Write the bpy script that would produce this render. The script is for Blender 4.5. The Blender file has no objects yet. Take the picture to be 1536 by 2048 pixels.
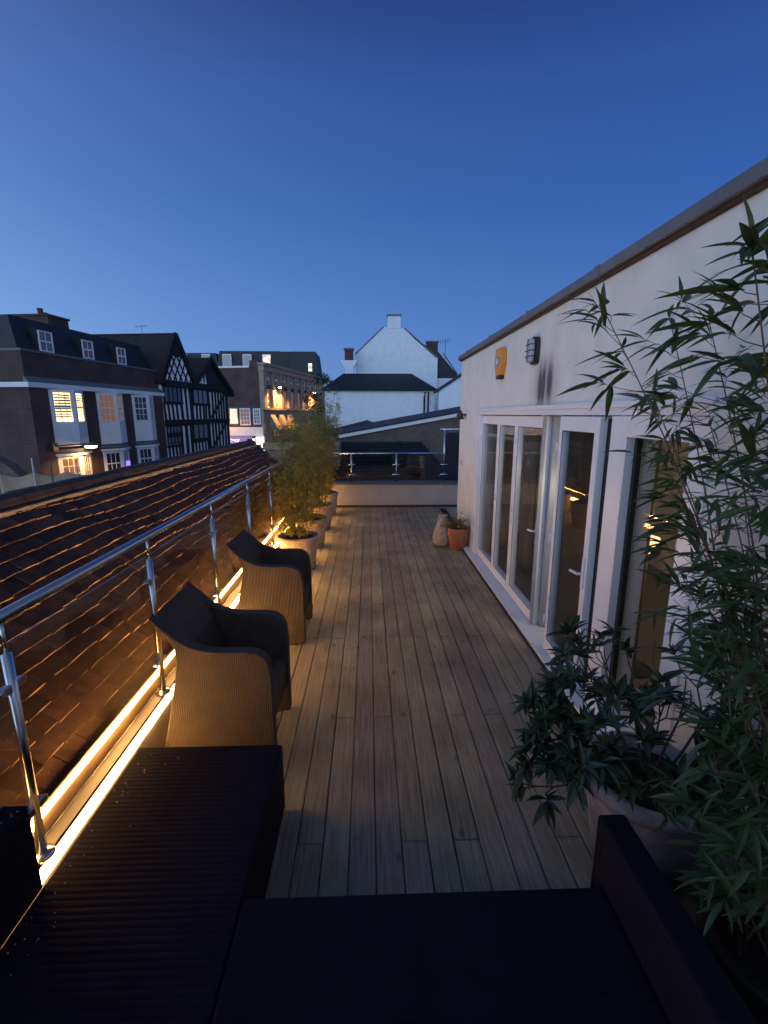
import bpy, math, random
from mathutils import Vector, Matrix
R = math.radians
random.seed(7)
S = bpy.context.scene
COL = S.collection

# ------------------------------------------------------------------ camera, sky, exposure
cd = bpy.data.cameras.new('camera'); cam = bpy.data.objects.new('camera', cd); COL.objects.link(cam)
S.camera = cam
cd.sensor_fit = 'VERTICAL'; cd.sensor_height = 24; cd.lens = 924/2048*24
cd.clip_start = 0.05; cd.clip_end = 1500
cam.location = (0, 0, 2.2)
cam.rotation_euler = (R(90) - math.atan(195/924), 0, -math.atan(30/924*math.cos(math.atan(195/924))))

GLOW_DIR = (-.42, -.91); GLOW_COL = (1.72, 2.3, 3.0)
w = bpy.data.worlds.new('World'); S.world = w; w.use_nodes = True
NT = w.node_tree; N = NT.nodes; L = NT.links
bg = N['Background']
tc = N.new('ShaderNodeTexCoord'); sep = N.new('ShaderNodeSeparateXYZ'); L.new(tc.outputs['Generated'], sep.inputs[0])
ramp = N.new('ShaderNodeValToRGB'); L.new(sep.outputs[2], ramp.inputs[0])
stops = [(0.0, (.160, .335, .65)), (.14, (.098, .262, .64)), (.36, (.044, .155, .48)), (.50, (.031, .108, .385)), (.61, (.014, .050, .215)), (1.0, (.007, .026, .12))]
cr = ramp.color_ramp
cr.elements[0].position, cr.elements[0].color = stops[0][0], stops[0][1] + (1,)
cr.elements[1].position, cr.elements[1].color = stops[-1][0], stops[-1][1] + (1,)
for p, c in stops[1:-1]:
    e = cr.elements.new(p); e.color = c + (1,)
def mrange(src, a, b, lo, hi):
    m = N.new('ShaderNodeMapRange'); L.new(src, m.inputs[0]); m.inputs[1].default_value = a; m.inputs[2].default_value = b
    m.inputs[3].default_value = lo; m.inputs[4].default_value = hi; return m.outputs[0]
comb = N.new('ShaderNodeCombineXYZ')
for i, (lo, hi) in enumerate(((1.32, .58), (1.08, .64), (.98, .78))):
    L.new(mrange(sep.outputs[0], -.8, .8, lo, hi), comb.inputs[i])
mul = N.new('ShaderNodeVectorMath'); mul.operation = 'MULTIPLY'
L.new(ramp.outputs[0], mul.inputs[0]); L.new(comb.outputs[0], mul.inputs[1])
sky = N.new('ShaderNodeTexSky'); sky.sky_type = 'NISHITA'; sky.sun_disc = False
sky.sun_elevation = R(-3); sky.sun_rotation = R(-95); sky.dust_density = .3; sky.ozone_density = 3
sc_ = N.new('ShaderNodeVectorMath'); sc_.operation = 'SCALE'; sc_.inputs[3].default_value = .25
L.new(sky.outputs[0], sc_.inputs[0])
add = N.new('ShaderNodeVectorMath'); add.operation = 'ADD'
L.new(mul.outputs[0], add.inputs[0]); L.new(sc_.outputs[0], add.inputs[1])
# broad afterglow added low behind the camera, to light walls and deck
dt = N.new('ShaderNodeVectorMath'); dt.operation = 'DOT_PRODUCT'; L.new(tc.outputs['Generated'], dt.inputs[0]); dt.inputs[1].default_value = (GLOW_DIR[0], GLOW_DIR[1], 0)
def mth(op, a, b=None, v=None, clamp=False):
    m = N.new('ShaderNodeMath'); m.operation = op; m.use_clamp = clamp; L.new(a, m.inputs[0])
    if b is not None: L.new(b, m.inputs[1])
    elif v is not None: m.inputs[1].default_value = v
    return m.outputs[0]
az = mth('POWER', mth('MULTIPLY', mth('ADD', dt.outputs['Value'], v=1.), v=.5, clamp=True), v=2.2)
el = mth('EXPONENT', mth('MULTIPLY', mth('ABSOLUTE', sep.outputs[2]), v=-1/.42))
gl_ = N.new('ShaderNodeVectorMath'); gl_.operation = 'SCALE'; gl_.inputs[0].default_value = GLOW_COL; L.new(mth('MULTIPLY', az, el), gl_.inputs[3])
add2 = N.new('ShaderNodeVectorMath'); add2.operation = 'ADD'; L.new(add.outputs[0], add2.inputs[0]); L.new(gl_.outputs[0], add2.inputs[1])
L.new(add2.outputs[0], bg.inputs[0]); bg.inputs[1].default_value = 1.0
S.view_settings.view_transform = 'Standard'; S.view_settings.look = 'None'
S.view_settings.exposure = 0; S.view_settings.gamma = 1
try:
    S.cycles.max_bounces = 8; S.cycles.transparent_max_bounces = 24; S.cycles.sample_clamp_indirect = 3.0
    S.cycles.caustics_reflective = False; S.cycles.caustics_refractive = False
    S.cycles.use_light_tree = True
except Exception: pass

# ------------------------------------------------------------------ materials
def mat(name, col, rough=.7, metal=0., var=.18, vscale=6., stretch=(1, 1, 1), bump=0., bscale=40., rnd=0., emit=None, estr=0., spec=.5, col2=None, trans=0.):
    m = bpy.data.materials.new(name); m.use_nodes = True
    t = m.node_tree; n = t.nodes; l = t.links; b = n['Principled BSDF']
    b.inputs['Roughness'].default_value = rough; b.inputs['Metallic'].default_value = metal
    b.inputs['Specular IOR Level'].default_value = spec
    g = n.new('ShaderNodeNewGeometry'); mp = n.new('ShaderNodeMapping'); l.new(g.outputs['Position'], mp.inputs[0])
    mp.inputs['Scale'].default_value = stretch
    nz = n.new('ShaderNodeTexNoise'); nz.inputs['Scale'].default_value = vscale; nz.inputs['Detail'].default_value = 5
    nz.inputs['Roughness'].default_value = .65
    l.new(mp.outputs[0], nz.inputs['Vector'])
    r = n.new('ShaderNodeValToRGB'); l.new(nz.outputs[0], r.inputs[0])
    c2 = col2 or tuple(min(1, c*(1+var)) for c in col); c1 = tuple(c*(1-var) for c in col) if not col2 else col
    r.color_ramp.elements[0].position = .32; r.color_ramp.elements[0].color = tuple(c1)+(1,)
    r.color_ramp.elements[1].position = .68; r.color_ramp.elements[1].color = tuple(c2)+(1,)
    out = r.outputs[0]
    if rnd:
        oi = n.new('ShaderNodeObjectInfo'); mr = n.new('ShaderNodeMapRange'); l.new(oi.outputs['Random'], mr.inputs[0])
        mr.inputs[3].default_value = 1-rnd; mr.inputs[4].default_value = 1+rnd
        vm = n.new('ShaderNodeVectorMath'); vm.operation = 'SCALE'; l.new(out, vm.inputs[0]); l.new(mr.outputs[0], vm.inputs[3]); out = vm.outputs[0]
    l.new(out, b.inputs['Base Color'])
    if bump:
        n2 = n.new('ShaderNodeTexNoise'); n2.inputs['Scale'].default_value = bscale; n2.inputs['Detail'].default_value = 4
        l.new(mp.outputs[0], n2.inputs['Vector'])
        bp = n.new('ShaderNodeBump'); bp.inputs['Strength'].default_value = bump; bp.inputs['Distance'].default_value = .01
        l.new(n2.outputs[0], bp.inputs['Height']); l.new(bp.outputs[0], b.inputs['Normal'])
    if emit:
        b.inputs['Emission Color'].default_value = tuple(emit)+(1,); b.inputs['Emission Strength'].default_value = estr
    if trans:
        tr = n.new('ShaderNodeBsdfTranslucent'); l.new(out, tr.inputs[0]); mx = n.new('ShaderNodeMixShader'); mx.inputs[0].default_value = trans
        l.new(b.outputs[0], mx.inputs[1]); l.new(tr.outputs[0], mx.inputs[2]); l.new(mx.outputs[0], n['Material Output'].inputs[0])
    return m

def glass(name, tint=(.8, .82, .82), ior=1.5, boost=1.0):
    m = bpy.data.materials.new(name); m.use_nodes = True
    t = m.node_tree; n = t.nodes; l = t.links; n.remove(n['Principled BSDF'])
    lw = n.new('ShaderNodeLayerWeight'); pw = n.new('ShaderNodeMath'); pw.operation = 'POWER'; pw.inputs[1].default_value = 5; l.new(lw.outputs['Facing'], pw.inputs[0])
    lw.inputs[0].default_value = .5
    f0 = ((ior-1)/(ior+1))**2*boost
    mm = n.new('ShaderNodeMath'); mm.operation = 'MULTIPLY_ADD'; mm.use_clamp = True; mm.inputs[1].default_value = 1-f0; mm.inputs[2].default_value = f0; l.new(pw.outputs[0], mm.inputs[0])
    tr = n.new('ShaderNodeBsdfTransparent'); tr.inputs[0].default_value = tint+(1,)
    gl = n.new('ShaderNodeBsdfGlossy'); gl.inputs['Roughness'].default_value = .015
    mx = n.new('ShaderNodeMixShader'); l.new(mm.outputs[0], mx.inputs[0]); l.new(tr.outputs[0], mx.inputs[1]); l.new(gl.outputs[0], mx.inputs[2])
    l.new(mx.outputs[0], n['Material Output'].inputs[0]); return m

def glow(name, col, s, spots=None):
    m = bpy.data.materials.new(name); m.use_nodes = True
    t = m.node_tree; n = t.nodes; l = t.links; n.remove(n['Principled BSDF'])
    e = n.new('ShaderNodeEmission'); e.inputs[0].default_value = tuple(col)+(1,); e.inputs[1].default_value = s
    if spots:
        g = n.new('ShaderNodeNewGeometry'); nz = n.new('ShaderNodeTexNoise'); nz.inputs['Scale'].default_value = spots
        l.new(g.outputs['Position'], nz.inputs['Vector'])
        mr = n.new('ShaderNodeMapRange'); l.new(nz.outputs[0], mr.inputs[0]); mr.inputs[1].default_value = .35; mr.inputs[2].default_value = .65
        mr.inputs[3].default_value = s*.55; mr.inputs[4].default_value = s*1.3; l.new(mr.outputs[0], e.inputs[1])
    l.new(e.outputs[0], n['Material Output'].inputs[0]); return m

def brickmat(name, c1, c2, mortar, scale=1., axis='Y', rough=.85):
    m = bpy.data.materials.new(name); m.use_nodes = True
    t = m.node_tree; n = t.nodes; l = t.links; b = n['Principled BSDF']; b.inputs['Roughness'].default_value = rough
    g = n.new('ShaderNodeNewGeometry'); sp = n.new('ShaderNodeSeparateXYZ'); l.new(g.outputs['Position'], sp.inputs[0])
    cb = n.new('ShaderNodeCombineXYZ')
    if axis == 'XY':
        ad = n.new('ShaderNodeMath'); ad.operation = 'ADD'; l.new(sp.outputs[0], ad.inputs[0]); l.new(sp.outputs[1], ad.inputs[1]); l.new(ad.outputs[0], cb.inputs[0])
    else: l.new(sp.outputs[axis], cb.inputs[0])
    l.new(sp.outputs[2], cb.inputs[1])
    br = n.new('ShaderNodeTexBrick'); l.new(cb.outputs[0], br.inputs[0]); br.inputs['Scale'].default_value = scale
    br.inputs['Color1'].default_value = c1+(1,); br.inputs['Color2'].default_value = c2+(1,); br.inputs['Mortar'].default_value = mortar+(1,)
    br.inputs['Brick Width'].default_value = .225; br.inputs['Row Height'].default_value = .075; br.inputs['Mortar Size'].default_value = .008
    nz = n.new('ShaderNodeTexNoise'); nz.inputs['Scale'].default_value = .9; nz.inputs['Detail'].default_value = 6; l.new(g.outputs['Position'], nz.inputs['Vector'])
    mr = n.new('ShaderNodeMapRange'); l.new(nz.outputs[0], mr.inputs[0]); mr.inputs[1].default_value = .3; mr.inputs[2].default_value = .7; mr.inputs[3].default_value = .65; mr.inputs[4].default_value = 1.3
    vm = n.new('ShaderNodeVectorMath'); vm.operation = 'SCALE'; l.new(br.outputs[0], vm.inputs[0]); l.new(mr.outputs[0], vm.inputs[3])
    l.new(vm.outputs[0], b.inputs['Base Color'])
    bp = n.new('ShaderNodeBump'); bp.inputs['Distance'].default_value = .01; bp.inputs['Strength'].default_value = .5; l.new(br.outputs['Fac'], bp.inputs['Height']); bp.invert = True
    l.new(bp.outputs[0], b.inputs['Normal'])
    return m

def wickermat(name, col, pitch=.017, rough=.55, dark=.35, along='xy', bstr=.8, spec=.4):
    m = bpy.data.materials.new(name); m.use_nodes = True
    t = m.node_tree; n = t.nodes; l = t.links; b = n['Principled BSDF']; b.inputs['Roughness'].default_value = rough; b.inputs['Specular IOR Level'].default_value = spec
    g = n.new('ShaderNodeNewGeometry'); sp = n.new('ShaderNodeSeparateXYZ')
    dn = n.new('ShaderNodeTexNoise'); dn.inputs['Scale'].default_value = 22; dn.inputs['Detail'].default_value = 3; l.new(g.outputs['Position'], dn.inputs['Vector'])
    dv = n.new('ShaderNodeVectorMath'); dv.operation = 'SCALE'; dv.inputs[3].default_value = .005; l.new(dn.outputs['Color'], dv.inputs[0])
    da = n.new('ShaderNodeVectorMath'); da.operation = 'ADD'; l.new(g.outputs['Position'], da.inputs[0]); l.new(dv.outputs[0], da.inputs[1]); l.new(da.outputs[0], sp.inputs[0])
    def math_(op, a, c=None, v=None):
        x = n.new('ShaderNodeMath'); x.operation = op; l.new(a, x.inputs[0])
        if c is not None: l.new(c, x.inputs[1])
        elif v is not None: x.inputs[1].default_value = v
        return x.outputs[0]
    u = math_('ADD', sp.outputs[0], sp.outputs[1]) if along == 'xy' else sp.outputs[1]
    ru = math_('SINE', math_('MULTIPLY', u, v=2*math.pi/pitch))
    half = math_('MULTIPLY', math_('SIGN', ru), v=math.pi/2)
    vz = math_('SINE', math_('ADD', math_('MULTIPLY', sp.outputs[2], v=2*math.pi/(pitch*.9)), half))
    au = math_('ABSOLUTE', math_('SINE', math_('MULTIPLY', u, v=math.pi/pitch)))
    h = math_('ADD', math_('MULTIPLY', vz, v=.35), au)
    nz = n.new('ShaderNodeTexNoise'); nz.inputs['Scale'].default_value = 9; nz.inputs['Detail'].default_value = 5; l.new(g.outputs['Position'], nz.inputs['Vector'])
    mr = n.new('ShaderNodeMapRange'); l.new(h, mr.inputs[0]); mr.inputs[1].default_value = 0; mr.inputs[2].default_value = 1.2; mr.inputs[3].default_value = dark; mr.inputs[4].default_value = 1.15
    f2 = math_('MULTIPLY', mr.outputs[0], math_('ADD', math_('MULTIPLY', nz.outputs[0], v=.9), v=.55))
    rgb = n.new('ShaderNodeRGB'); rgb.outputs[0].default_value = col+(1,)
    vm = n.new('ShaderNodeVectorMath'); vm.operation = 'SCALE'; l.new(rgb.outputs[0], vm.inputs[0]); l.new(f2, vm.inputs[3]); l.new(vm.outputs[0], b.inputs['Base Color'])
    bp = n.new('ShaderNodeBump'); bp.inputs['Distance'].default_value = .004; bp.inputs['Strength'].default_value = bstr; l.new(h, bp.inputs['Height']); l.new(bp.outputs[0], b.inputs['Normal'])
    return m

def wallmat(name, col, stains=False):
    m = mat(name, col, .85, var=.07, vscale=3., bump=.35, bscale=140.)
    t = m.node_tree; n = t.nodes; l = t.links; b = n['Principled BSDF']
    src = b.inputs['Base Color'].links[0].from_socket
    g = n.new('ShaderNodeNewGeometry'); sp = n.new('ShaderNodeSeparateXYZ'); l.new(g.outputs['Position'], sp.inputs[0])
    # vertical streaks running down the render, heavier under the lamp
    mp = n.new('ShaderNodeMapping'); l.new(g.outputs['Position'], mp.inputs[0]); mp.inputs['Scale'].default_value = (9, 9, .9)
    nz = n.new('ShaderNodeTexNoise'); nz.inputs['Scale'].default_value = 1.4; nz.inputs['Detail'].default_value = 5; l.new(mp.outputs[0], nz.inputs['Vector'])
    a = n.new('ShaderNodeMapRange'); l.new(nz.outputs[0], a.inputs[0]); a.inputs[1].default_value = .52; a.inputs[2].default_value = .75; a.inputs[3].default_value = 0; a.inputs[4].default_value = .05
    fac = a.outputs[0]
    if stains:
        def bumpf(sock, c, wd):
            x = n.new('ShaderNodeMath'); x.operation = 'SUBTRACT'; l.new(sock, x.inputs[0]); x.inputs[1].default_value = c
            y = n.new('ShaderNodeMath'); y.operation = 'ABSOLUTE'; l.new(x.outputs[0], y.inputs[0])
            z = n.new('ShaderNodeMapRange'); z.interpolation_type = 'SMOOTHSTEP'; l.new(y.outputs[0], z.inputs[0]); z.inputs[1].default_value = 0; z.inputs[2].default_value = wd; z.inputs[3].default_value = 1; z.inputs[4].default_value = 0
            return z.outputs[0]
        p = n.new('ShaderNodeMath'); p.operation = 'MULTIPLY'; l.new(bumpf(sp.outputs[1], 4.45, .48), p.inputs[0]); l.new(bumpf(sp.outputs[2], 2.47, .36), p.inputs[1])
        mp2 = n.new('ShaderNodeMapping'); l.new(g.outputs['Position'], mp2.inputs[0]); mp2.inputs['Scale'].default_value = (1, 5.5, .5)
        n3 = n.new('ShaderNodeTexNoise'); n3.inputs['Scale'].default_value = 1.6; n3.inputs['Detail'].default_value = 4; l.new(mp2.outputs[0], n3.inputs['Vector'])
        q = n.new('ShaderNodeMapRange'); l.new(n3.outputs[0], q.inputs[0]); q.inputs[1].default_value = .38; q.inputs[2].default_value = .62; q.inputs[3].default_value = .55; q.inputs[4].default_value = 1.5
        pp = n.new('ShaderNodeMath'); pp.operation = 'MULTIPLY'; l.new(p.outputs[0], pp.inputs[0]); l.new(q.outputs[0], pp.inputs[1])
        s_ = n.new('ShaderNodeMath'); s_.operation = 'ADD'; s_.use_clamp = True; l.new(fac, s_.inputs[0]); l.new(pp.outputs[0], s_.inputs[1]); fac = s_.outputs[0]
    mx = n.new('ShaderNodeMix'); mx.data_type = 'RGBA'; l.new(fac, mx.inputs[0]); l.new(src, mx.inputs[6]); mx.inputs[7].default_value = (.10, .095, .10, 1)
    l.new(mx.outputs[2], b.inputs['Base Color'])
    return m

def woodmat(name, col, rnd=.2, knots=True):
    m = mat(name, col, .78, var=.34, vscale=5., stretch=(14, .55, 14), bump=.5, bscale=22., rnd=rnd)
    t = m.node_tree; n = t.nodes; l = t.links; b = n['Principled BSDF']; src = b.inputs['Base Color'].links[0].from_socket
    g = n.new('ShaderNodeNewGeometry'); mp = n.new('ShaderNodeMapping'); l.new(g.outputs['Position'], mp.inputs[0]); mp.inputs['Scale'].default_value = (1, .55, 1)
    v = n.new('ShaderNodeTexVoronoi'); v.inputs['Scale'].default_value = 5.5; l.new(mp.outputs[0], v.inputs['Vector'])
    a = n.new('ShaderNodeMapRange'); l.new(v.outputs['Distance'], a.inputs[0]); a.inputs[1].default_value = .03; a.inputs[2].default_value = .13; a.inputs[3].default_value = .38; a.inputs[4].default_value = 1
    nz = n.new('ShaderNodeTexNoise'); nz.inputs['Scale'].default_value = 1.7; nz.inputs['Detail'].default_value = 6; l.new(g.outputs['Position'], nz.inputs['Vector'])
    c = n.new('ShaderNodeMapRange'); l.new(nz.outputs[0], c.inputs[0]); c.inputs[1].default_value = .3; c.inputs[2].default_value = .7; c.inputs[3].default_value = .62; c.inputs[4].default_value = 1.22
    k = n.new('ShaderNodeMath'); k.operation = 'MULTIPLY'; l.new(a.outputs[0], k.inputs[0]); l.new(c.outputs[0], k.inputs[1])
    vm = n.new('ShaderNodeVectorMath'); vm.operation = 'SCALE'; l.new(src, vm.inputs[0]); l.new(k.outputs[0], vm.inputs[3]); l.new(vm.outputs[0], b.inputs['Base Color'])
    return m

M = dict(
    wood=woodmat('deck_wood', (.335, .292, .195), .10), wood2=woodmat('deck_wood_red', (.295, .245, .185), .12),
    under=mat('under_deck', (.02, .018, .016)),
    render=wallmat('cream_render', (.69, .70, .675), True), render2=wallmat('parapet_render', (.46, .42, .37)),
    coping=mat('grey_coping', (.10, .105, .115), .55, bump=.3, bscale=30), darkcop=mat('dark_coping', (.014, .009, .009), .6),
    lead=mat('roof_flashing', (.13, .13, .14), .5, bump=.2), fasc=mat('brown_edge', (.06, .035, .022), .7),
    upvc=mat('white_frame', (.78, .79, .82), .28, var=.03), upvc_edge=mat('frame_edge', (.30, .33, .38), .35, var=.05),
    black=mat('black_rubber', (.012, .012, .014), .6), steel=mat('steel', (.62, .62, .62), .2, 1., var=.05),
    glass=glass('balustrade_glass', (.83, .80, .76), 1.5, 2.3), dglass=glass('door_glass', (.90, .91, .91), 1.52, 1.0),
    wicker=wickermat('brown_wicker', (.098, .066, .052), .0135, .6, .36), sofa=wickermat('charcoal_wicker', (.0095, .007, .0135), .026, .8, .88, 'y', .22, .2),
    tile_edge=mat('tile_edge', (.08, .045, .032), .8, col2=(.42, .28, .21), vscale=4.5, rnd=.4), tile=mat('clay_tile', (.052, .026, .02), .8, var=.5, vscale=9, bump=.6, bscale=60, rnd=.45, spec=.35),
    mortar=mat('mortar', (.30, .24, .18), .9, var=.3, vscale=14, bump=.6), ridge=mat('ridge_tile', (.04, .03, .026), .85, var=.5, bump=.6, vscale=12),
    batten=mat('batten', (.55, .40, .27), .5), terra=mat('terracotta', (.44, .17, .095), .75, var=.25, vscale=9, bump=.3),
    palepot=mat('pale_terracotta', (.50, .36, .27), .8, var=.3, vscale=7, bump=.4), stone=mat('vase_stone', (.42, .34, .28), .85, var=.3, vscale=14, bump=.5),
    darkpot=mat('dark_pot', (.02, .018, .018), .6), greypot=mat('weathered_pot', (.36, .33, .34), .85, var=.35, vscale=6, bump=.5), soil=mat('soil', (.018, .013, .01), .95, bump=1., bscale=50),
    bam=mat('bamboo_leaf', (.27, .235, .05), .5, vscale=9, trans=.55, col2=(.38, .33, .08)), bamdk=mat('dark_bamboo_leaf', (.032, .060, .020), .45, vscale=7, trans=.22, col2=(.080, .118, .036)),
    shrub=mat('shrub_leaf', (.016, .030, .012), .35, vscale=8, trans=.1, col2=(.045, .068, .024)),
    stem=mat('bamboo_stem', (.14, .13, .05), .5, var=.3), twig=mat('twig', (.13, .075, .055), .6, var=.3), woodstem=mat('woody_stem', (.06, .045, .035), .8),
    brickA=brickmat('dark_brick', (.088, .044, .036), (.066, .034, .028), (.07, .055, .05)), brickF=brickmat('brown_brick', (.14, .095, .07), (.105, .07, .055), (.14, .115, .10), axis='X'),
    brickD=brickmat('red_brick', (.095, .048, .040), (.07, .036, .032), (.08, .06, .055), axis='XY'), brickC=mat('chimney_brick', (.10, .035, .03), .85),
    slate=mat('slate', (.013, .0145, .021), .6, var=.4, vscale=5, bump=.4, bscale=14), brownroof=mat('brown_roof', (.018, .014, .014), .85, var=.4, vscale=4, bump=.6, bscale=9),
    whitepaint=wallmat('white_masonry', (.70, .72, .76)), white=mat('white_paint', (.72, .70, .68), .6, var=.06, vscale=1.5), whitewall=wallmat('white_masonry', (.74, .75, .77)), beam=mat('black_timber', (.007, .006, .009), .8),
    plaster=mat('white_plaster', (.90, .88, .90), .8, var=.15, vscale=2), cream=mat('cream_stone', (.30, .235, .18), .8, var=.2, vscale=2),
    pane=mat('dark_pane', (.025, .03, .045), .08, var=.3), panegrey=mat('leaded_pane', (.16, .17, .20), .2, var=.3, vscale=9), panemauve=mat('curtained_pane', (.16, .13, .17), .2, var=.35, vscale=6),
    panewarm=mat('dim_warm_pane', (.10, .05, .03), .25, var=.3, emit=(1, .45, .22), estr=.16),
    lit=glow('lit_window', (1, .66, .30), 3.6, 1.5), litw=glow('lit_window_white', (1, .9, .75), 1.3, 1.2), shopw=glow('shop_light', (1, .97, .92), 2.4, 2.),
    skyl=glow('blue_window', (.45, .58, .85), .38), purple=glow('purple_glow', (.35, .2, 1.), 1.5),
    led=glow('led', (1., .52, .15), 42.0, 7.), led2=glow('led_thin', (1., .52, .15), 150.0, 7.),
    bulb=glow('bulb', (1, .62, .25), 30.), bulbw=glow('bulb_white', (1, .85, .6), 20.), bulbc=glow('lamp_shade', (1, .55, .22), 3.2),
    tarp=mat('netting', (.40, .27, .18), .8, var=.15), pole=mat('scaffold_pole', (.14, .13, .12), .5, .6), steelp=mat('galvanised_pole', (.5, .48, .45), .5),  # street lamp warmth on the netting is put into its colour
    road=mat('asphalt', (.045, .045, .048), .9, bump=.4), pave=mat('pavement', (.16, .15, .14), .9),
    orange=mat('yellow_plastic', (.76, .29, .03), .35, var=.05), badge=mat('badge', (.25, .27, .5), .5), badgew=mat('badge_white', (.7, .7, .75), .5), diff=mat('diffuser', (.42, .44, .50), .2, var=.05),
    blackm=mat('black_metal', (.02, .02, .022), .4), inner=mat('interior_wall', (.66, .58, .46), .8, emit=(1, .82, .6), estr=.0), curtain=mat('curtain', (.24, .205, .18), .9, var=.12, vscale=12, stretch=(1, 14, .2)),
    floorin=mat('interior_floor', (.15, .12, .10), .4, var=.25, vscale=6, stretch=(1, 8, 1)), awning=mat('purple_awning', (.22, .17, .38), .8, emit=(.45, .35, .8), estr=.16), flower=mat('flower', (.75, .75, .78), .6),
    speck=mat('gloss_white', (.8, .8, .8), .02, spec=1.), darkglass=mat('dark_door', (.02, .022, .028), .2), tree=mat('tree_leaf', (.018, .032, .018), .7, var=.5, vscale=4),
    wire=mat('wire', (.02, .02, .02), .5),
)

# ------------------------------------------------------------------ builders
class MB:
    def __init__(s): s.v = []; s.f = []
    def add(s, vs, fs):
        o = len(s.v); s.v += [tuple(p) for p in vs]; s.f += [tuple(o+i for i in f) for f in fs]; return s
    def box(s, x0, x1, y0, y1, z0, z1):
        return s.add([(x0, y0, z0), (x1, y0, z0), (x1, y1, z0), (x0, y1, z0), (x0, y0, z1), (x1, y0, z1), (x1, y1, z1), (x0, y1, z1)],
                     [(0, 3, 2, 1), (4, 5, 6, 7), (0, 1, 5, 4), (1, 2, 6, 5), (2, 3, 7, 6), (3, 0, 4, 7)])
    def bar(s, a, b, wd, th, up=(0, 0, 1)):
        a = Vector(a); b = Vector(b); d = (b-a).normalized(); u = Vector(up); r = d.cross(u)
        if r.length < 1e-4: r = d.cross(Vector((1, 0, 0)))
        r.normalize(); u = r.cross(d).normalized(); r *= wd/2; u *= th/2
        return s.add([a-r-u, a+r-u, a+r+u, a-r+u, b-r-u, b+r-u, b+r+u, b-r+u], [(3, 2, 1, 0), (4, 5, 6, 7), (0, 1, 5, 4), (1, 2, 6, 5), (2, 3, 7, 6), (3, 0, 4, 7)])
    def prism(s, poly, axis, a, b):
        n = len(poly)
        def P(p, t): return {'x': (t, p[0], p[1]), 'y': (p[0], t, p[1]), 'z': (p[0], p[1], t)}[axis]
        return s.add([P(p, a) for p in poly]+[P(p, b) for p in poly], [tuple(range(n)), tuple(range(2*n-1, n-1, -1))]+[(i, n+i, n+(i+1) % n, (i+1) % n) for i in range(n)])
    def tube(s, pts, r, n=8, r1=None):
        pts = [Vector(p) for p in pts]; rings = []; k = len(pts)
        for i, p in enumerate(pts):
            d = (pts[min(i+1, k-1)]-pts[max(i-1, 0)]).normalized()
            u = d.cross(Vector((0, 0, 1)));
            if u.length < .05: u = d.cross(Vector((1, 0, 0)))
            u.normalize(); v = d.cross(u); rr = r + ((r1 if r1 is not None else r)-r)*i/(k-1)
            rings.append([p+u*rr*math.cos(2*math.pi*j/n)+v*rr*math.sin(2*math.pi*j/n) for j in range(n)])
        vs = [q for g in rings for q in g]
        fs = [(i*n+j, i*n+(j+1) % n, (i+1)*n+(j+1) % n, (i+1)*n+j) for i in range(k-1) for j in range(n)]
        fs += [tuple(range(n-1, -1, -1)), tuple(range((k-1)*n, k*n))]
        return s.add(vs, fs)
    def lathe(s, prof, c=(0, 0, 0), n=32, wob=0.):
        vs = []
        for r, z in prof:
            for j in range(n):
                a = 2*math.pi*j/n; q = r*(1+wob*math.sin(3*a+z*9)); vs.append((c[0]+q*math.cos(a), c[1]+q*math.sin(a), c[2]+z))
        k = len(prof)
        fs = [(i*n+j, i*n+(j+1) % n, (i+1)*n+(j+1) % n, (i+1)*n+j) for i in range(k-1) for j in range(n)]
        return s.add(vs, fs)
    def build(s, name, m, parent=None, smooth=False, bevel=0.):
        me = bpy.data.meshes.new(name); me.from_pydata(s.v, [], s.f); me.materials.append(m)
        if smooth: me.polygons.foreach_set('use_smooth', [True]*len(me.polygons))
        me.update(); o = bpy.data.objects.new(name, me); COL.objects.link(o)
        if parent is not None: o.parent = parent
        if bevel:
            b = o.modifiers.new('bevel', 'BEVEL'); b.width = bevel; b.segments = 3; b.limit_method = 'ANGLE'; b.angle_limit = R(40)
        return o

def tag(o, label=None, cat=None, group=None, kind=None):
    if label: o['label'] = label
    if cat: o['category'] = cat
    if group: o['group'] = group
    if kind: o['kind'] = kind
    return o
def empty(name, loc, rz=0., label=None, cat=None, group=None, kind=None):
    o = bpy.data.objects.new(name, None); COL.objects.link(o); o.location = loc; o.rotation_euler = (0, 0, rz); o.empty_display_size = .2
    return tag(o, label, cat, group, kind)
def inst(name, me, parent=None, loc=(0, 0, 0), rot=(0, 0, 0), sc=None):
    o = bpy.data.objects.new(name, me); COL.objects.link(o); o.location = loc; o.rotation_euler = rot
    if sc is not None: o.scale = (sc, sc, sc) if isinstance(sc, (int, float)) else sc
    if parent is not None: o.parent = parent
    return o
def copy_tree(o, parent=None):
    c = o.copy(); COL.objects.link(c)
    if parent is not None: c.parent = parent
    for ch in list(o.children): copy_tree(ch, c)
    return c

# ================================================================== SETTING
g = MB().box(-400, 400, -300, 900, -5.0, -4.6).build('ground', M['pave']); tag(g, kind='structure')
g = MB().add([(-9.6, -30, -4.55), (-5.2, -30, -4.55), (-2.0, 45, -4.55), (-9.0, 60, -4.55), (-11.5, 45, -4.55)], [(0, 1, 2, 3, 4)]).build('road', M['road']); tag(g, kind='structure')

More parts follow.
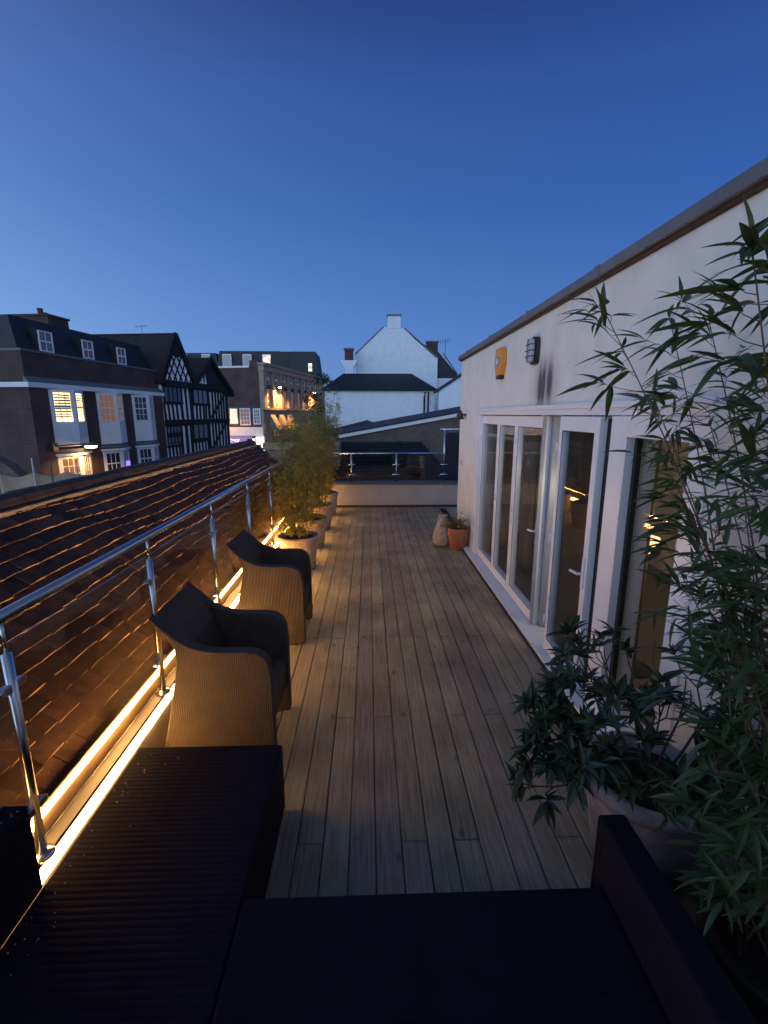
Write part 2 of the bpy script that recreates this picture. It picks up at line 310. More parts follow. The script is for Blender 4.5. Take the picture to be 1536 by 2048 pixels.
# ---- deck: every board its own piece
deck = MB().box(-1.37, 1.85, -1.6, 10.98, -.30, -.045).build('deck', M['under']); tag(deck, kind='structure')
BW = .1375; row = 0; x = -1.355
joints_a = [-1.5, .85, 2.02, 3.05, 4.3, 5.15, 6.9, 9.1, 10.97]
while x + BW < 1.72:
    offs = [-1.5] + sorted({j + (0 if (row + k) % 2 else .0) for k, j in enumerate(joints_a[1:-1]) if (k + row) % (2 + (row % 3 == 0)) == 0}) + [10.97]
    for a, b in zip(offs[:-1], offs[1:]):
        gap = random.uniform(.003, .007); q = random.uniform(-.0015, .0015)
        pl = MB(); x0 = x + gap/2; x1 = x + BW - gap/2; z = -.001+q; e = .004
        pl.add([(x0, a+.002, -.03), (x1, a+.002, -.03), (x1, b-.002, -.03), (x0, b-.002, -.03), (x0, a+.002, z-e), (x1, a+.002, z-e), (x1, b-.002, z-e), (x0, b-.002, z-e),
                (x0+e, a+.005, z), (x1-e, a+.005, z), (x1-e, b-.005, z), (x0+e, b-.005, z)],
               [(0, 1, 5, 4), (1, 2, 6, 5), (2, 3, 7, 6), (3, 0, 4, 7), (4, 5, 9, 8), (5, 6, 10, 9), (6, 7, 11, 10), (7, 4, 8, 11), (8, 9, 10, 11)])
        pl.build('plank', M['wood2'] if random.random() < .22 else M['wood'], deck)
    x += BW; row += 1

# ---- left upstand with coping and LED strips
Y0, Y1 = -.6, 10.98
up = empty('parapet_wall', (-1.42, 5, 0), 0, 'low rendered upstand with dark coping carrying the glass balustrade on the left deck edge', 'wall')
inv = Matrix.Translation((1.42, -5, 0))
def ab(mb, name, m, p, **k):      # build in world coordinates under an un-rotated empty
    o = mb.build(name, m, p, **k); o.location = tuple(-c for c in p.location); return o
ab(MB().box(-1.50, -1.40, Y0, Y1, -4.6, .335), 'wall', M['render2'], up)
ab(MB().box(-1.52, -1.386, Y0, Y1, .340, .362), 'coping', M['darkcop'], up)
ab(MB().box(-1.50, -1.462, Y0, Y1, .366, .455), 'batten', M['batten'], up)
tag(MB().box(-1.470, -1.450, Y0, Y1, .458, .474).build('led_strip', M['led2']), 'thin warm light strip glowing along the outside foot of the glass balustrade', 'light strip', 'warm light strips along the left deck edge')
tag(MB().box(-1.396, -1.388, Y0, Y1, .265, .332).build('led_strip', M['led']), 'broad warm light strip glowing just under the dark coping lip', 'light strip', 'warm light strips along the left deck edge')

# ---- left balustrade
rl = empty('glass_balustrade', (-1.42, 5, .36), 0, 'steel and glass balustrade with sloping-away handrail beside the tiled roof', 'railing')
ab(MB().tube([(-1.40, Y0, 1.45), (-1.40, Y1, 1.45)], .024, 16), 'handrail', M['steel'], rl, smooth=True)
posts = [.47, 1.67, 2.85, 4.05, 5.28, 6.5, 7.7, 8.9, 10.1]
for py in posts:
    mb = MB().tube([(-1.40, py, .375), (-1.40, py, 1.30)], .019, 14).tube([(-1.40, py, 1.30), (-1.40, py, 1.43)], .008, 8)
    ab(mb, 'post', M['steel'], rl, smooth=True)
    ab(MB().lathe([(0, 0), (.045, 0), (.045, .012), (.02, .02), (0, .02)], (-1.40, py, .363), 20), 'flange', M['steel'], rl, smooth=True)
    for cz in (.60, 1.16):
        for sgn in (-1, 1):
            pts = [(py + sgn*(.012 + .055*t), cz + dz) for t, dz in ((0, -.018), (.7, -.018), (1, -.008), (1, .008), (.7, .018), (0, .018))]
            ab(MB().prism(pts, 'x', -1.418, -1.388), 'clamp', M['steel'], rl, bevel=.004)
allp = posts + [Y1]
for a, b in zip(allp[:-1], allp[1:]):
    ab(MB().box(-1.408, -1.400, a+.03, b-.03, .42, 1.33), 'glass_panel', M['glass'], rl)

# ---- tiled roof outside the balustrade
rf = empty('tiled_roof', (-1.55, 6, .30), 0, 'old mossy clay tiled roof sloping up beyond the glass balustrade', 'roof')
SL = math.atan(.84); EX = .118; TW = .172; YR0, YR1 = .2, 12.0
EX0, EZ0 = -1.56, .33
rowsN = int(1.90/EX)
core = MB().prism([(-1.56, EZ0-.06), (-3.0, EZ0-.06+1.44*.84), (-4.6, EZ0-.06-.1), (-4.6, -4.6), (-1.56, -4.6)], 'y', YR0, YR1-.06)
ab(core, 'wall', M['ridge'], rf)
def tile_mesh(seed):
    rn = random.Random(seed); j = lambda: rn.uniform(-.003, .003); h = TW/2-.002; Lh = .2; t = .017
    mb = MB(); c = .004
    vs = []
    for zz in (-t, 0):
        for u, v in ((0, -h+j()), (0, 0), (0, h+j()), (-Lh, h), (-Lh, 0), (-Lh, -h)):
            vs.append((u+(j()*1.4 if u == 0 else 0), v, zz+(c if v == 0 or abs(v) < .001 else 0)))
    mb.add(vs, [(0, 5, 4, 1), (1, 4, 3, 2), (6, 7, 10, 11), (7, 8, 9, 10), (0, 1, 7, 6), (1, 2, 8, 7), (2, 3, 9, 8), (3, 4, 10, 9), (4, 5, 11, 10), (5, 0, 6, 11)])
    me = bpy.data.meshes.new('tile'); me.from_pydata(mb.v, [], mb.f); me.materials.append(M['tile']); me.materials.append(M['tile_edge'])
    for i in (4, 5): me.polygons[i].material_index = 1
    me.update(); return me
tms = [tile_mesh(i) for i in range(5)]
slots = []
for r_ in range(rowsN-1):
    wav = random.uniform(-.004, .004)
    for c_ in range(int((YR1-YR0)/TW)+1):
        d = r_*EX; y = YR0 + (c_+.5*(r_ % 2))*TW
        if y > YR1: continue
        sag = .022*math.sin(y*1.9+r_*.35)+.008*math.sin(y*4.7+r_*.9) + wav + random.uniform(-.004, .004)
        xx = EX0 - d*math.cos(SL); zz = EZ0 + d*math.sin(SL) + .02
        P = Vector((xx, y, zz)) + Vector((math.sin(SL), 0, math.cos(SL)))*(.006+max(-.006, random.gauss(0, .003))) + Vector((math.cos(SL), 0, -math.sin(SL)))*sag
        rot = (random.gauss(0, .018), SL-R(7.5)+random.gauss(0, .012), random.gauss(0, .02))
        slots.append((P, rot))
vis = sorted([s for s in slots if s[0].y > -s[0].x*1.13], key=lambda s: (s[0].y**2+s[0].x**2+(2.2-s[0].z)**2))
near = set(id(s) for s in vis[:300])
rest = MB()
from mathutils import Euler
for s in slots:
    if id(s) in near:
        inst('tile', random.choice(tms), rf, s[0]-Vector(rf.location), s[1])
    else:
        me = random.choice(tms); mt = Matrix.Translation(s[0]) @ Euler(s[1]).to_matrix().to_4x4()
        rest.add([mt @ v.co for v in me.vertices], [tuple(p.vertices) for p in me.polygons])
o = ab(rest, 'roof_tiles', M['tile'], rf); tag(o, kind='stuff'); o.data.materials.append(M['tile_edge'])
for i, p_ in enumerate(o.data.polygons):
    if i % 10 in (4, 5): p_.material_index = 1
RX, RZ = -3.0, 1.505
for k in range(int((YR1-YR0)/.31)):
    y = YR0 + k*.31; q = random.uniform(-.006, .006)
    prof = [(RX+.13*math.cos(a), RZ-.055+.12*math.sin(a)+q) for a in [R(-8+i*28) for i in range(8)]]
    inn = [(RX+.112*math.cos(a), RZ-.055+.102*math.sin(a)+q) for a in [R(188-i*28) for i in range(8)]]
    ab(MB().prism(prof+inn, 'y', y+.003, y+.305), 'ridge_tile', M['ridge'], rf)
mo = MB()
n = 90
for k in range(n):
    y = YR0+k*(YR1-YR0-.05)/n; q = random.uniform(-.006, .006)
    mo.box(RX+.09, RX+.165+q, y, y+(YR1-YR0-.05)/n, RZ-.11+q, RZ-.05+q*.6)
ab(mo, 'mortar_bed', M['mortar'], rf)
for k in range(17):
    d = k*EX; P = (EX0-d*math.cos(SL), 0, EZ0+d*math.sin(SL)+.03)
    ab(MB().box(P[0]-.09, P[0]+.02, YR1-.03, YR1+.03, P[2]-.07, P[2]+.02), 'verge_tile', M['ridge'], rf)

# ---- far parapet with its balustrade
fp = empty('far_parapet', (.4, 11.1, 0), 0, 'low cream rendered wall with grey coping closing the far end of the deck', 'wall')
ab(MB().box(-1.38, 2.9, 11.0, 11.22, -4.6, .555), 'wall', M['render2'], fp)
ab(MB().box(-1.38, 2.9, 10.955, 11.27, .560, .615), 'coping', M['coping'], fp)
ab(MB().box(-1.36, 2.5, 10.955, 10.995, .002, .055), 'skirting', M['fasc'], fp)
fr = empty('far_balustrade', (.4, 11.1, .61), 0, 'steel balustrade with glass panels standing on the far cream wall', 'railing')
ab(MB().tube([(-1.36, 11.1, 1.29), (1.80, 11.1, 1.29)], .021, 12), 'handrail', M['steel'], fr, smooth=True)
ab(MB().tube([(1.70, 11.1, 1.86), (2.9, 11.1, 1.86)], .018, 12), 'handrail', M['steel'], fr, smooth=True)
fpx = [-1.3, -.43, .65]
for px in fpx + [1.80]:
    ab(MB().tube([(px, 11.1, .617), (px, 11.1, 1.85 if px > 1.7 else 1.28)], .02, 12), 'post', M['steel'], fr, smooth=True)
    for cz in (.78, 1.02):
        ab(MB().tube([(px-.09, 11.09, cz), (px+.09, 11.09, cz)], .017, 8), 'clamp', M['steel'], fr, smooth=True)
for a, b in zip([-1.3, -.43, .65, 1.80], [-.43, .65, 1.80, 2.9]):
    ab(MB().box(a+.03, b-.03, 11.11, 11.12, .66, 1.24 if b < 2 else 1.8), 'glass_panel', M['glass'], fr)

# ================================================================== ROOFTOP HOUSE (right)
H0 = empty('rooftop_house', (1.65, 5, 0), 0, 'cream rendered single storey house with white folding glass doors on the right of the deck', 'house')
WX = 1.65; TOP = 3.115; BK = 4.3
wl = MB()
wl.box(WX, WX+.25, 6.97, 8.50, -.02, TOP)          # far pier
wl.box(WX, WX+.25, 2.20, 6.97, 2.268, TOP)          # over the doors
wl.box(WX, WX+.25, -1.5, 2.20, -.02, TOP)           # near pier
wl.box(WX+.25, BK, 8.25, 8.50, -.02, TOP)
wl.box(BK-.2, BK, -1.5, 8.25, -.02, TOP)
wl.box(WX+.25, BK-.2, -1.5, -1.3, -.02, TOP)
wl.box(-1.9, WX-.002, -1.75, -1.52, -4.6, TOP)       # unseen wing added behind the camera to shade the near deck
ab(wl, 'wall', M['render'], H0)
ab(MB().box(WX-.06, BK+.05, -1.6, 8.56, TOP+.020, TOP+.092), 'roof_flashing', M['lead'], H0, bevel=.008)
ab(MB().box(WX-.03, WX+.22, -1.55, 8.53, TOP+.002, TOP+.02), 'roof_edge', M['fasc'], H0)
for yj in (-.9, .55, 2.0, 3.45, 4.9, 6.35, 7.8):
    ab(MB().box(WX-.066, WX+.30, yj-.035, yj+.035, TOP+.016, TOP+.098), 'flashing_joint', M['lead'], H0, bevel=.003)
ab(MB().box(WX+.26, BK-.21, -1.29, 8.24, .02, .075), 'floor', M['floorin'], H0)
ab(MB().box(WX+.26, BK-.21, -1.29, 8.24, 2.45, 2.5), 'ceiling', M['inner'], H0)
ab(MB().box(BK-.25, BK-.205, -1.29, 8.24, .076, 2.44), 'inner_wall', M['inner'], H0)
ab(MB().box(WX+.26, BK-.26, 8.19, 8.24, .076, 2.44), 'inner_wall', M['inner'], H0)
# frame members
ab(MB().box(WX-.015, WX+.20, 6.93, 7.02, .055, 2.262), 'door_jamb', M['upvc'], H0, bevel=.004)
ab(MB().box(WX-.02, WX+.20, 2.18, 7.02, 2.195, 2.262), 'door_head', M['upvc'], H0, bevel=.004)
ab(MB().box(WX-.035, WX-.022, 2.18, 7.04, 2.245, 2.285), 'drip_rail', M['upvc'], H0)
ab(MB().box(WX-.015, WX+.20, 2.92, 3.12, .055, 2.19), 'door_jamb', M['upvc'], H0, bevel=.004)
ab(MB().box(WX-.015, WX+.20, 2.18, 2.33, .055, 2.19), 'door_jamb', M['upvc'], H0, bevel=.004)
ab(MB().box(WX-.012, WX+.18, 2.33, 2.92, 2.06, 2.19), 'window_head', M['upvc'], H0)
ab(MB().box(WX-.012, WX+.18, 2.33, 2.92, .055, .16), 'window_cill', M['upvc'], H0)
ab(MB().box(WX+.04, WX+.075, 2.885, 2.917, .165, 2.055), 'window_gasket', M['black'], H0)
ab(MB().box(WX+.07, WX+.082, 2.335, 2.88, .165, 2.055), 'window_pane', M['dglass'], H0)
ab(MB().box(WX-.11, WX+.22, 2.18, 7.42, .012, .052), 'door_sill', M['upvc'], H0, bevel=.006)
ab(MB().box(WX-.125, WX-.112, 2.1, 7.5, -.002, .03), 'sill_gasket', M['black'], H0)
for yy in (3.55, 4.5, 6.0):
    pass
def leaf(y0, y1, x0, z0=.065, z1=2.185, st=.075, handle=None, tilt=0., edge=False, hx=-1):
    t = .06
    root = empty('folding_door', (x0-WX, y1-5, 0)); root.parent = H0; root.rotation_euler = (0, 0, tilt)
    wd = y1-y0
    f = MB().box(0, t, -wd, -wd+st, z0, z1).box(0, t, -st, 0, z0, z1).box(0, t, -wd+st, -st, z0, z0+.12).box(0, t, -wd+st, -st, z1-.12, z1)
    f.build('frame', M['upvc'], root, bevel=.006)
    MB().box(.024, .036, -wd+st-.004, -st+.004, z0+.116, z1-.116).build('glass', M['dglass'], root)
    b = MB(); g_ = .006
    b.box(-.002, .001, -wd+st-g_, -wd+st, z0+.12, z1-.12).box(-.002, .001, -st, -st+g_, z0+.12, z1-.12).box(-.002, .001, -wd+st, -st, z0+.12-g_, z0+.12).box(-.002, .001, -wd+st, -st, z1-.12, z1-.12+g_)
    b.build('gasket', M['black'], root)
    for hz in (.35, 1.12, 1.92):
        MB().tube([(-.008, .004, hz-.045), (-.008, .004, hz+.045)], .009, 8).build('hinge', M['upvc'], root, smooth=True)
    if handle:
        hy = -wd+st*.5
        MB().box(-.012, -.001, hy-.014, hy+.014, handle-.12, handle+.12).tube([(-.01, hy, handle), (-.05, hy, handle), (-.055, hy+.03, handle), (-.05, hy+.12, handle-.012)], .011, 8).build('handle', M['upvc'], root, smooth=False)
    return root
leaf(6.03, 6.925, WX+.03)
leaf(5.30, 6.025, WX+.03)
leaf(4.42, 5.295, WX+.03, handle=1.05)
leaf(3.24, 3.93, WX-.035, handle=1.02)
leaf(3.19, 3.88, WX+.045)
ab(MB().box(WX+.0, WX+.03, 4.40, 4.418, .07, 2.18), 'door_seal', M['upvc_edge'], H0)
ab(MB().box(WX+.092, WX+.16, 4.36, 4.42, .07, 2.18), 'door_seal', M['upvc_edge'], H0)
ab(MB().box(WX+.026, WX+.044, 3.20, 3.9, .08, 2.17), 'door_seal', M['black'], H0)
# curtains inside
def curtain(y0, y1, x, label):
    n = 40; a = []; b = []
    mb = MB(); vs = []
    for i in range(n+1):
        y = y0+(y1-y0)*i/n; xx = x+.035*math.sin(i*1.35)+.012*math.sin(i*2.9)
        vs += [(xx, y, .09), (xx+random.uniform(-.004, .004), y, 2.40)]
    mb.add(vs, [(2*i, 2*i+2, 2*i+3, 2*i+1) for i in range(n)])
    o = mb.build('curtain', M['curtain'], None, smooth=True); m_ = o.modifiers.new('s', 'SOLIDIFY'); m_.thickness = .006
    tag(o, label, 'curtain'); return o
curtain(3.14, 3.50, 1.98, 'plain taupe curtain hanging behind the narrow side window')
curtain(4.55, 5.15, 2.15, 'pale curtain gathered behind the closed folding doors')
curtain(5.9, 6.25, 2.15, 'narrow drawn-back curtain seen through the second folding leaf')
# table lamp inside the side window
lp = empty('table_lamp', (2.22, 3.52, .076), 0, 'lit table lamp with glowing shade seen through the side window', 'lamp')
MB().lathe([(0, 0), (.16, 0), (.16, .02), (.02, .04), (.02, .98), (0, .98)], n=16).build('stand', M['blackm'], lp, smooth=True)
MB().lathe([(.06, 1.02), (.10, 1.16)], n=20).build('lamp_shade', M['bulbc'], lp, smooth=True)
pl_ = bpy.data.lights.new('lamp_light', 'POINT'); pl_.energy = 20; pl_.color = (1, .85, .68); pl_.shadow_soft_size = .08
po = bpy.data.objects.new('lamp_light', pl_); COL.objects.link(po); po.location = (0, 0, 1.32); po.parent = lp

# wall fittings
al = empty('alarm_box', (WX, 5.86, 2.82), 0, 'yellow hexagonal burglar alarm box high on the cream wall', 'alarm')
hexp = [(-.10, .17), (.10, .17), (.15, .0), (.07, -.15), (-.07, -.15), (-.15, .0)]
MB().prism(hexp, 'x', -.075, -.002).build('case', M['orange'], al, bevel=.008)
MB().prism([(-.07, -.153), (.07, -.153), (.058, -.195), (-.058, -.195)], 'x', -.07, -.003).build('strobe', M['blackm'], al)
n8 = [(.085*math.cos(R(a)), .06*math.sin(R(a))+.01) for a in range(0, 360, 30)]
MB().prism(n8, 'x', -.079, -.076).build('badge', M['badge'], al)
MB().prism([(p[0]*.62, p[1]*.6+.004) for p in n8], 'x', -.081, -.0795).build('badge_mark', M['badgew'], al)
bl = empty('bulkhead_lamp', (WX, 4.70, 2.81), 0, 'unlit oval bulkhead light with black wire guard on the cream wall', 'lamp')
def rr(wd, hh, rad, n=5):
    out = []
    for cx, cy, a0 in ((wd-rad, hh-rad, 0), (-wd+rad, hh-rad, 90), (-wd+rad, -hh+rad, 180), (wd-rad, -hh+rad, 270)):
        out += [(cx+rad*math.cos(R(a0+90*i/n)), cy+rad*math.sin(R(a0+90*i/n))) for i in range(n+1)]
    return out
MB().prism(rr(.085, .13, .06), 'x', -.045, -.002).build('base', M['blackm'], bl)
MB().prism(rr(.068, .112, .05), 'x', -.09, -.046).build('diffuser', M['diff'], bl, bevel=.012)
gm = MB()
for zz in (-.055, 0.0, .055): gm.tube([(-.04, -.075, zz), (-.098, -.066, zz), (-.098, .066, zz), (-.04, .075, zz)], .0045, 6)
gm.tube([(-.04, 0, .12), (-.098, 0, .105), (-.098, 0, -.105), (-.04, 0, -.12)], .0045, 6)
gm.build('guard', M['blackm'], bl)
dl = empty('wall_lamp', (WX, 8.0, 2.19), 0, 'small black conical wall lamp near the far corner of the cream wall', 'lamp')
MB().lathe([(0, 0), (.045, 0), (.055, .02), (0, .02)], n=14).build('base', M['blackm'], dl)
MB().bar((0, 0, 0), (-.10, 0, .02), .03, .03).build('arm', M['blackm'], dl)
MB().lathe([(.02, .08), (.045, .03), (.075, -.07), (.07, -.07)], (-.10, 0, 0), 14).build('shade', M['blackm'], dl, smooth=True)
hk = MB().tube([(-.002, 0, .04), (-.03, 0, .03), (-.045, 0, 0), (-.03, 0, -.03), (-.002, 0, -.04)], .006, 6).build('wall_hook', M['steel']); hk.location = (WX, 8.12, 1.37)
tag(hk, 'small metal hook fixed on the cream wall above the pots', 'hook')

# ================================================================== FURNITURE
def make_chair():
    c = empty('wicker_chair', (-.98, 2.885, 0), 0, 'brown wicker tub chair nearest the dark sofa with a high curved back', 'chair', 'brown wicker tub chairs along the balustrade')
    W2 = .315; t = .075
    top = [(-1.31, 1.03), (-1.25, .975), (-1.19, .915), (-1.13, .865), (-1.06, .83), (-.98, .808), (-.90, .80), (-.76, .80), (-.69, .79), (-.64, .755), (-.615, .70), (-.605, .6)]
    bot = [(-.605, .02), (-.70, .0), (-1.26, .0), (-1.335, .02)]
    back = [(-1.27, .25), (-1.225, .45), (-1.19, .62), (-1.17, .74), (-1.175, .82), (-1.21, .90), (-1.27, .97)]
    ox = .98
    poly = [(x_+ox, z_) for x_, z_ in top+bot+back]
    for sg in (-1, 1):
        a, b = (-W2, -W2+t) if sg < 0 else (W2-t, W2)
        MB().prism(poly, 'y', a, b).build('arm', M['wicker'], c, bevel=.018)
    inner = [(-1.30, 1.028), (-1.24, .97), (-1.17, .90), (-1.11, .80), (-1.07, .62), (-1.05, .44), (-1.05, .30), (-1.20, .30), (-1.225, .45), (-1.19, .62), (-1.17, .74), (-1.175, .82), (-1.21, .90), (-1.27, .97)]
    MB().prism([(x_+ox-.004, z_-.003) for x_, z_ in inner], 'y', -W2+t+.001, W2-t-.001).build('backrest', M['wicker'], c, bevel=.01)
    MB().prism([(-1.06+ox, .36), (-1.06+ox, .43), (-.68+ox, .45), (-.635+ox, .43), (-.62+ox, .38), (-.64+ox, .20), (-.66+ox, .20), (-.66+ox, .34)], 'y', -W2+t+.001, W2-t-.001).build('seat', M['wicker'], c, bevel=.012)
    return c
ch = make_chair()
c2 = copy_tree(ch); c2.location = (-1.01, 4.48, 0); c2['label'] = 'brown wicker tub chair between the nearer chair and the potted bamboo'

sf = empty('corner_sofa', (-.2, .9, 0), 0, 'dark rattan corner sofa with a chaise end filling the foreground below the camera', 'sofa')
def sb(x0, x1, y0, y1, z0, z1, nm, m='sofa', bv=.012):
    return ab(MB().box(x0, x1, y0, y1, z0, z1), nm, M[m], sf, bevel=bv)
sb(-1.27, -.49, -.3, 2.25, .02, .42, 'chaise_seat')
sb(-.487, .886, -.3, 1.42, .02, .42, 'seat')
sb(.89, 1.0, -.3, 1.51, .02, .66, 'arm')
sb(-1.375, -1.275, -.3, 1.50, .40, .78, 'backrest')
def speck_field():  # tiny glossy white specks, denser towards the outer chaise edge
    mb = MB(); rn = random.Random(4)
    def dr(p, r):
        mb.add([(p[0]+r, p[1], p[2]), (p[0], p[1]+r, p[2]), (p[0]-r, p[1], p[2]), (p[0], p[1]-r, p[2]), (p[0], p[1], p[2]+r*.9)], [(0, 1, 4), (1, 2, 4), (2, 3, 4), (3, 0, 4)])
    for _ in range(48):
        dr((-1.25+abs(rn.gauss(0, .09)), rn.uniform(1.0, 2.2), .4215), rn.uniform(.0015, .0032))
    for _ in range(12):
        dr((-1.33+rn.uniform(-.03, .04), rn.uniform(1.15, 1.48), .7815), rn.uniform(.0015, .003))
    return mb
o = ab(speck_field(), 'pale_specks', M['speck'], sf); tag(o, kind='stuff')

# ================================================================== PLANTS
def leaf_mesh(name, m, Lh, wd, droop=.12, fold=.12):
    prof = [(0, .04), (.12, .62), (.3, 1.), (.5, .92), (.72, .6), (.9, .22), (1, .0)]
    vs = []; fs = []
    for t, q in prof:
        z = -droop*Lh*t*t; h = wd/2*q
        vs += [(t*Lh, -h, z+h*fold*2), (t*Lh, 0, z), (t*Lh, h, z+h*fold*2)]
    for i in range(len(prof)-1):
        a = 3*i; fs += [(a, a+3, a+4, a+1), (a+1, a+4, a+5, a+2)]
    me = bpy.data.meshes.new(name); me.from_pydata(vs, [], fs); me.materials.append(m); me.update(); return me
def small_leaf(mb, P, d, Lh, wd, roll=0.):
    d = d.normalized(); u = d.cross(Vector((0, 0, 1)))
    if u.length < .05: u = Vector((1, 0, 0))
    u.normalize(); v = d.cross(u); u = (u*math.cos(roll)+v*math.sin(roll))*wd/2
    m1 = P+d*Lh*.35+Vector((0, 0, -.02*Lh)); tip = P+d*Lh+Vector((0, 0, -.2*Lh))
    mb.add([P, m1+u, tip, m1-u], [(0, 1, 2, 3)])
def pot_profile(rt, rb, h, lip=.03):
    return [(0, 0), (rb, 0), (rb+(rt-rb)*.5+.006, h*.5), (rt-.012, h*.86), (rt-.01, h*.87), (rt+.012, h*.88), (rt+.014, h*.98), (rt, h), (rt-lip, h), (rt-lip-.01, h-.06), (0, h-.06)]

def bamboo_pot(x, y, seed, hgt, rt=.285, nleaf=2300, label='', lean=.0):
    rn = random.Random(seed)
    p = empty('plant_pot', (x, y, 0), 0, label[0], 'plant pot', 'pale clay pots in a row along the balustrade')
    MB().lathe(pot_profile(rt, rt*.78, .50), n=36, wob=.006).build('pot', M['palepot'], p, smooth=True)
    MB().lathe([(0, .452), (rt-.04, .45)], n=24).build('soil', M['soil'], p)
    b = empty('bamboo_plant', (x, y, .45), 0, label[1], 'bamboo', 'bamboos growing in the pots along the balustrade')
    st = MB(); lf = MB()
    for s in range(30):
        a = rn.uniform(0, 6.28); r0 = rt*.68*math.sqrt(rn.random()); h = hgt*rn.uniform(.62, 1.0)
        base = Vector((r0*math.cos(a), r0*math.sin(a), 0)); out = Vector((math.cos(a), math.sin(a), 0))*rn.uniform(.02, .20)+Vector((lean, 0, 0))
        pts = [base+out*(t*t)+Vector((0, 0, h*t)) for t in (0, .25, .5, .75, 1)]
        st.tube(pts, .0048, 5, .002)
        for k in range(6):      # low sprays hanging towards the light strip
            t = rn.uniform(.04, .34); i = min(3, int(t*4)); q = pts[i].lerp(pts[i+1], t*4-i)
            d = Vector((rn.uniform(-1.3, .35), rn.uniform(-1, 1), rn.uniform(-.1, .5))).normalized(); e = q+d*rn.uniform(.10, .26)
            if x+e.x < -1.375: continue
            st.bar(q, e, .0016, .0016)
            for _ in range(6): small_leaf(lf, q.lerp(e, rn.uniform(.3, 1)), Vector((d.x+rn.uniform(-.6, .8), d.y+rn.uniform(-.9, .9), rn.uniform(-.9, .3))), rn.uniform(.07, .13), rn.uniform(.011, .017), rn.uniform(-1, 1))
        for k in range(int(nleaf/30/5)):
            t = .16+.84*rn.random()**.8; i = min(3, int(t*4)); q = pts[i].lerp(pts[i+1], t*4-i)
            a2 = rn.uniform(0, 6.28); ln = rn.uniform(.04, .20)*(1.25-.5*t); d = Vector((math.cos(a2), math.sin(a2), rn.uniform(.0, .7)))
            e = q+d.normalized()*ln
            st.bar(q, e, .0016, .0016)
            for _ in range(5):
                dd = Vector((d.x+rn.uniform(-.9, .9), d.y+rn.uniform(-.9, .9), rn.uniform(-.75, .55)))
                small_leaf(lf, q.lerp(e, rn.uniform(.4, 1)), dd, rn.uniform(.06, .125), rn.uniform(.010, .016), rn.uniform(-1, 1))
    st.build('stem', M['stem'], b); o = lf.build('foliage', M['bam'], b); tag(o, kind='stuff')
labs = [('pale clay pot beside the second wicker chair, nearest of its row', 'bushy bamboo in the nearest pale pot, lit yellow from below'),
        ('pale clay pot second along the row behind the wicker chairs', 'bamboo second along the row, half hidden behind the nearest one'),
        ('pale clay pot third along the row towards the far wall', 'bamboo third along the row of pots'),
        ('pale clay pot touching the far cream wall corner', 'farthest bamboo of the row, up against the far cream wall')]
for k, (x_, y_, h_) in enumerate(((-1.03, 6.50, 1.66), (-1.01, 7.65, 1.88), (-1.0, 8.85, 2.05), (-.99, 10.2, 2.3))):
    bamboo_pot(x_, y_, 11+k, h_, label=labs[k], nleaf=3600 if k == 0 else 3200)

# right foreground: big pot with shrub, bamboo behind
bp_ = empty('plant_pot', (1.33, 1.88, 0), 0, 'large weathered round pot under the glossy shrub at the right', 'plant pot')
MB().lathe(pot_profile(.285, .20, .52), n=44, wob=.008).build('pot', M['greypot'], bp_, smooth=True)
MB().lathe([(0, .465), (.24, .462)], n=24).build('soil', M['soil'], bp_)
sh = empty('evergreen_shrub', (1.33, 1.88, .47), 0, 'dark glossy evergreen shrub with whorled leaves in the large weathered pot', 'shrub')
rn = random.Random(5)
lm = [leaf_mesh('leaf', M['shrub'], .085+.01*i, .026+.002*i, .2, .2) for i in range(4)]
st = MB(); whorls = []
def shoot(p, d, ln, r, depth):
    q = p+d*ln+Vector((0, 0, .04*ln)); mid = p.lerp(q, .5)+Vector((rn.uniform(-.02, .02), rn.uniform(-.02, .02), -.01))
    st.tube([p, mid, q], r, 5, r*.6)
    if depth == 0: whorls.append((q, (q-mid).normalized())); return
    for _ in range(rn.choice((2, 3, 3))):
        nd = (d+Vector((rn.uniform(-.75, .75), rn.uniform(-.75, .75), rn.uniform(-.25, .55)))).normalized()
        shoot(q, nd, ln*rn.uniform(.6, .9), r*.65, depth-1)
    if depth == 1: whorls.append((mid, d))
for k in range(11):
    a = k*2*math.pi/11+rn.uniform(-.2, .2); el = rn.uniform(.35, 1.25)
    shoot(Vector((.07*math.cos(a), .07*math.sin(a), 0)), Vector((math.cos(a)*math.cos(el), math.sin(a)*math.cos(el), math.sin(el))), rn.uniform(.22, .30), .009, 2)
# a low spray reaching out over the deck
for d in ((-.95, -.15, .35), (-.9, .25, .55), (-.85, -.1, .12), (-.8, .45, .8), (-.3, -.7, .5)):
    shoot(Vector((-.05, 0, 0)), Vector(d).normalized(), .26, .008, 2)
st.build('stem', M['woodstem'], sh)
cands = []
for q, d in whorls:
    wx_ = q.x+1.33
    if wx_ > 1.60: continue
    for k in range(9):
        a = k*2*math.pi/9+rn.uniform(-.2, .2); u = d.cross(Vector((0, .3, 1))).normalized(); v = d.cross(u)
        dirv = (u*math.cos(a)+v*math.sin(a))*.9+d*rn.uniform(.15, .9)
        cands.append((q-d*rn.uniform(0, .03), dirv.normalized()))
def leafobj(me, P, dirv, parent, roll, sc=1.):
    m3 = dirv.to_track_quat('X', 'Z').to_matrix() @ Matrix.Rotation(roll, 3, 'X')
    o = bpy.data.objects.new('leaf', me); COL.objects.link(o); o.parent = parent
    o.matrix_basis = Matrix.Translation(P) @ m3.to_4x4() @ Matrix.Scale(sc, 4); return o
